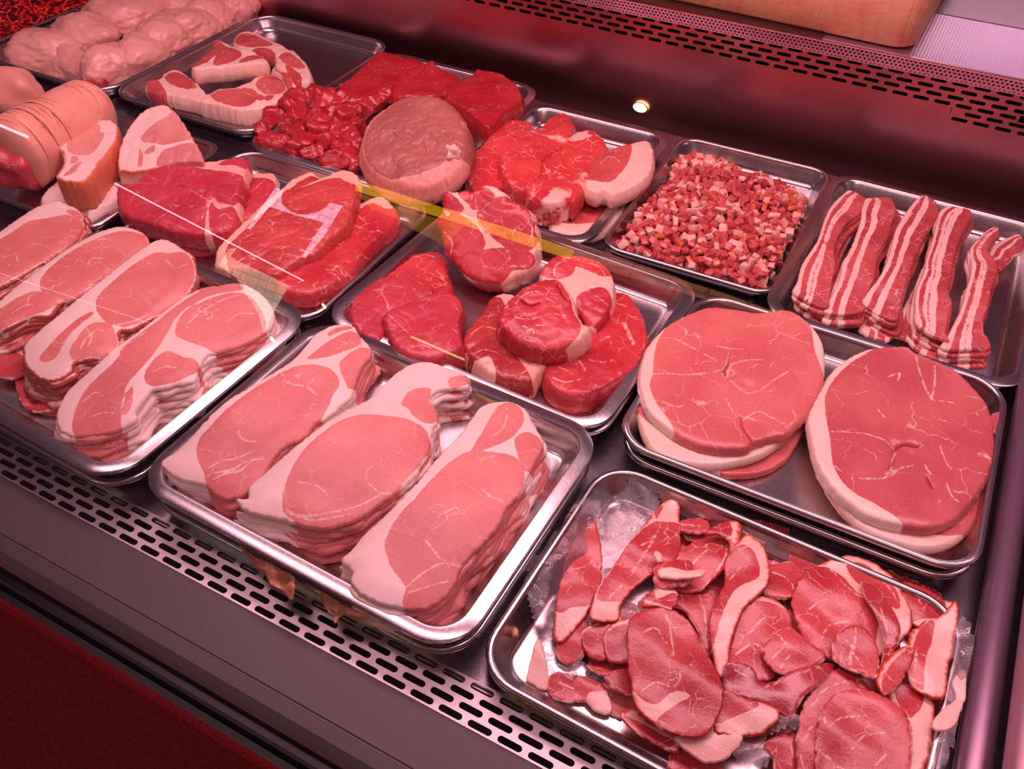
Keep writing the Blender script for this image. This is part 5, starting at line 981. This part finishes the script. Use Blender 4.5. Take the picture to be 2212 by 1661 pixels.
def film(label, zid, outline, z0, zf, h=.004, seed=0):
    P = np.array([at(p, z0)[:2] for p in full(zid, outline)]); c = P.mean(0); lo, hi = P.min(0), P.max(0)
    xs = np.arange(lo[0], hi[0], h); ys = np.arange(lo[1], hi[1], h); X, Y = np.meshgrid(xs, ys); Q = np.c_[X.ravel(), Y.ravel()]; ok = inside(catmull(P, .006), Q)
    V = []; ix = {}
    for i, q in enumerate(Q):
        if not ok[i]: continue
        n1 = 1-abs(noise.noise(Vector((q[0]*16+seed, q[1]*9, seed)))*2); n2 = 1-abs(noise.noise(Vector((q[0]*45, q[1]*38+seed, 3)))*2)
        ix[i] = len(V); V.append((q[0]-c[0], q[1]-c[1], zf(q[0], q[1])+.010*n1**3+.004*n2**2))
    F = []; nx = len(xs)
    for i in ix:
        if i+1 in ix and i+nx in ix and i+nx+1 in ix: F.append([ix[i], ix[i+1], ix[i+nx+1], ix[i+nx]])
    o = mkobj('plastic_film', mesh('plastic_film', V, F), M_film); o.location = (c[0], c[1], z0); tag(o, label, 'plastic film')
def wallz(x, y):
    d = min(x+.200, .609-y); return .006-.020*min(1, max(0, (d)/.030))+.0
film('crinkled clear film lining the left side of the loose bacon tray', 'H', [(150,515),(200,400),(330,240),(460,62),(560,80),(640,72),(720,150),(760,320),(700,560),(560,650),(480,700),(400,800),(520,860),(480,900),(250,850),(210,700)], -.014, wallz)
film('clear film bunched against the right rim of the loose bacon tray', 'H', [(1880,720),(1930,660),(1975,700),(1960,860),(1930,1000),(1880,1258),(1800,1300),(1840,1100),(1870,900)], -.010, lambda x, y: .012, seed=5)
film('clear film showing between loose bacon slices at the near middle', 'H', [(1000,1180),(1090,1060),(1200,1040),(1280,1060),(1270,1130),(1200,1130),(1140,1170),(1180,1258),(1050,1280)], -.012, lambda x, y: .004, seed=8)
M_dry = meat('dried bacon scrap', (.42, .16, .07), (.52, .24, .11), (.6, .36, .2), mode='noise', fatnoise=60, rough=.35, vein=.3, bump=1.)
loose('dried brown bacon scrap hanging between the two stacked front centre trays', 'G', [(485,1105),(560,1160),(640,1190),(700,1225),(752,1262),(742,1340),(725,1362),(680,1312),(630,1292),(600,1232),(530,1180)], .0085, mat=M_dry, t=.0025, tilt=(0, .3), name='bacon_scrap', cat='bacon', h=.0025, wave=.008, wave_s=70)
loose('smaller dried brown scrap near the right of the gap between stacked front trays', 'G', [(868,1325),(950,1370),(1000,1398),(1100,1440),(1050,1452),(965,1432),(937,1475),(925,1440),(880,1385)], .0085, mat=M_dry, t=.0025, tilt=(0, .3), name='bacon_scrap', cat='bacon', h=.0025, wave=.008, wave_s=70)
loose('crumb of bacon on the bare left floor of the loose bacon tray', 'H', [(105,690),(120,672),(132,690),(128,715),(108,712)], -.012, mat=M_dry, t=.003, name='bacon_scrap', cat='bacon', h=.002)
# ------------------------------------------------------------------ front glass and what it mirrors
GA = np.array([0, .2055, -.036]); GB_ = np.array([0, .385, .4475]); gd = (GB_-GA)/np.linalg.norm(GB_-GA); GN = np.array([0, -gd[2], gd[1]])
def glass_mat():
    mt = bpy.data.materials.new('clear cabinet glass'); mt.use_nodes = True; nt = mt.node_tree; b = NB(nt)
    for n in list(nt.nodes): nt.nodes.remove(n)
    out = b.n('ShaderNodeOutputMaterial'); tr = b.n('ShaderNodeBsdfTransparent'); gl = b.n('ShaderNodeBsdfGlossy'); m1 = b.n('ShaderNodeMixShader')
    gl.inputs['Roughness'].default_value = 0.; fr = b.n('ShaderNodeFresnel'); fr.inputs[0].default_value = 1.5; tr.inputs[0].default_value = (.985, .99, .985, 1)
    b.L(fr.outputs[0], m1.inputs[0]); b.L(tr.outputs[0], m1.inputs[1]); b.L(gl.outputs[0], m1.inputs[2]); b.L(m1.outputs[0], out.inputs[0]); return mt
gx0, gx1 = -1.9, .205
V = [(gx0, GA[1], GA[2]), (gx1, GA[1], GA[2]), (gx1, GB_[1], GB_[2]), (gx0, GB_[1], GB_[2])]
own(mkobj('front_glass', mesh('front_glass', V, [[0, 1, 2, 3]]), glass_mat(), smooth=False))
def mirrored(p, Y):
    """where a thing standing on the customer side (plane y=Y) is, whose mirror image in the glass shows at pixel p"""
    d = ray(p); t = ((GA-CAM)@GN)/(d@GN); h = CAM+d*t; r = d-2*(d@GN)*GN; return h+r*((Y-h[1])/r[1])
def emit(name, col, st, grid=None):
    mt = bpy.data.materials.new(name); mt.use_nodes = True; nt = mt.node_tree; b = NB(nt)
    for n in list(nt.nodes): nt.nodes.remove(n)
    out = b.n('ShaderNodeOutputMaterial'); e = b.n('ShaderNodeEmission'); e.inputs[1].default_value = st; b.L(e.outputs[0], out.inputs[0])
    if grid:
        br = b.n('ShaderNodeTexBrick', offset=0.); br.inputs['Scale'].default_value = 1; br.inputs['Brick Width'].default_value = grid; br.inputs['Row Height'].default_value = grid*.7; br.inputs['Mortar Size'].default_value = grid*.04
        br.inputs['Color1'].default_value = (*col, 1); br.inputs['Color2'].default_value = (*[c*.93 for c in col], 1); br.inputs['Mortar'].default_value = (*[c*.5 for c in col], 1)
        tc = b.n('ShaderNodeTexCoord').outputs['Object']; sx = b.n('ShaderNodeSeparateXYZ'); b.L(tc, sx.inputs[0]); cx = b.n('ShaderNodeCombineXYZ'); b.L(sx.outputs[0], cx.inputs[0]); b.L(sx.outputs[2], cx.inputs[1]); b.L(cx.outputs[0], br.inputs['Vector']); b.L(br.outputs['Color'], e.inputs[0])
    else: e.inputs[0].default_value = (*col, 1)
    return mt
def panel(name, label, cat, zid, outline, Y, mat, th=.006):
    P = np.array([mirrored(p, Y) for p in full(zid, outline)]); c = P.mean(0); n = len(P)
    V = [tuple(p-c) for p in P]+[tuple(p-c-np.array([0, th, 0])) for p in P]
    a = sum(P[i][0]*P[(i+1) % n][2]-P[(i+1) % n][0]*P[i][2] for i in range(n))
    F = [list(range(n)), list(range(n, 2*n))[::-1]]+[[i, (i+1) % n, n+(i+1) % n, n+i] for i in range(n)]
    o = mkobj(name, mesh(name, V, F), mat, smooth=False); o.location = tuple(c); return tag(o, label, cat)
panel('reflection_panel', 'pale blue gridded glowing panel added opposite the cabinet, mirrored over the sirloin', 'glowing panel', 'K', [(715,390),(770,400),(755,470),(765,520),(830,575),(900,600),(980,602),(1060,580),(1120,545),(1150,505),(1245,530),(1170,650),(1090,780),(950,945),(930,935),(1020,790),(1105,665),(1000,635),(880,607),(760,570),(660,535),(590,625),(510,718),(490,715),(600,560)], -1.1, emit('pale blue reflection glow', (.62, .74, 1.), 9., .035))  # glowing cut-out added in the outline of the reflection it makes
panel('reflection_panel', 'cream gridded glowing panel added opposite the cabinet, mirrored over the bacon corner', 'glowing panel', 'K', [(350,875),(395,870),(350,935),(420,975),(560,1040),(815,1165),(745,1290),(690,1380),(622,1545),(585,1400),(530,1300),(470,1225),(410,1110),(340,1060),(270,1005)], -1.1, emit('cream reflection glow', (1., .80, .55), 6., .030))  # second glowing cut-out, added only to be mirrored in the glass
def rod(name, label, cat, p0, p1, Y, r, mat):  # each rod is an added glow, there to mirror as a bright line
    a, b_ = mirrored(p0, Y), mirrored(p1, Y); o = tube(name, [a*(1-t)+b_*t-(a+b_)/2 for t in np.linspace(0, 1, 5)], r, mat, 10); o.location = tuple((a+b_)/2); tag(o, label, cat)
rod('glow_rod', 'long white glow rod added opposite the cabinet, mirrored as a diagonal line', 'light', (248,396), (655,606), -1.1, .0022, emit('white glow rod', (1., .75, .85), 14.))
rod('glow_rod', 'short yellowish glowing rod added opposite the cabinet, mirrored below the fillets', 'light', (888,727), (1003,777), -1.1, .0028, emit('yellow glow rod', (.95, .9, .3), 10.))
rod('glow_rod', 'faint white glow rod added to be mirrored over the far left bacon', 'light', (0,590), (330,700), -1.1, .0014, emit('dim glow rod', (1., .75, .85), 4.))
rod('glow_rod', 'short white glow rod added to be mirrored on the rolled pork joint', 'light', (-20,262), (60,296), -1.1, .0045, emit('white glow rod b', (1., .80, .95), 10.))
# glowing strips added so the glass mirrors a yellow band
q0, q1 = (768, 388), (1175, 517)
panel('glow_strip', 'yellow glowing strip added opposite the cabinet, mirrored across the sirloins and rib steak', 'glowing strip', 'X', [q0, (905,432), (1060,481), q1, (1240,540), (1230,560), (1040,498), (880,448), (768,412)], -1.1, emit('yellow light strip', (1., .50, .01), 8.5))
panel('glow_strip', 'dim amber glow added under the yellow strip opposite the cabinet', 'glowing strip', 'X', [(770,416), (880,452), (1000,488), (960,530), (900,500), (850,470), (800,450)], -1.12, emit('amber band', (1., .45, .02), 2.6))
panel('glow_strip', 'dull orange tiled glowing band added, continuing right toward the gammon tray, mirrored', 'glowing strip', 'X', [(1240,542),(1330,558),(1560,632),(1722,690),(1690,690),(1500,640),(1330,590),(1235,560)], -1.1, emit('dull orange band', (1., .35, .16), 3.2, .09))
for p, nm in (((700,661), 'mirrored beside the sirloin tray corner'), ((588,733), 'mirrored at the corner of the smoked bacon tray')):
    c = mirrored(p, -1.1); o = blob('spotlight', 'small warm shop spotlight, '+nm, 'spotlight', tuple(c), (.010, .006, .004), 0, 0, 1, 1, emit('warm spotlight bulb', (1., .72, .30), 40.), 2, flat=-2, fine=0); o.rotation_euler = (0, .5, 0)
# glowing disc and ring added in place of a lamp's reflection in the steel
c = aty((1383, 232), YW-.004)
o = blob('spotlight', 'tiny glowing disc for a lamp reflection at the foot of the back wall', 'light', tuple(c), (.0135, .003, .0085), 0, 0, 1, 1, emit('warm wall glint', (1., .70, .22), 6.), 3, flat=-2, fine=0)
ring = tube('glint_ring', [(.0145*math.cos(a), -.001, .0095*math.sin(a)) for a in np.linspace(0, 2*math.pi, 25)], .0012, M_grille, 8); ring.parent = o
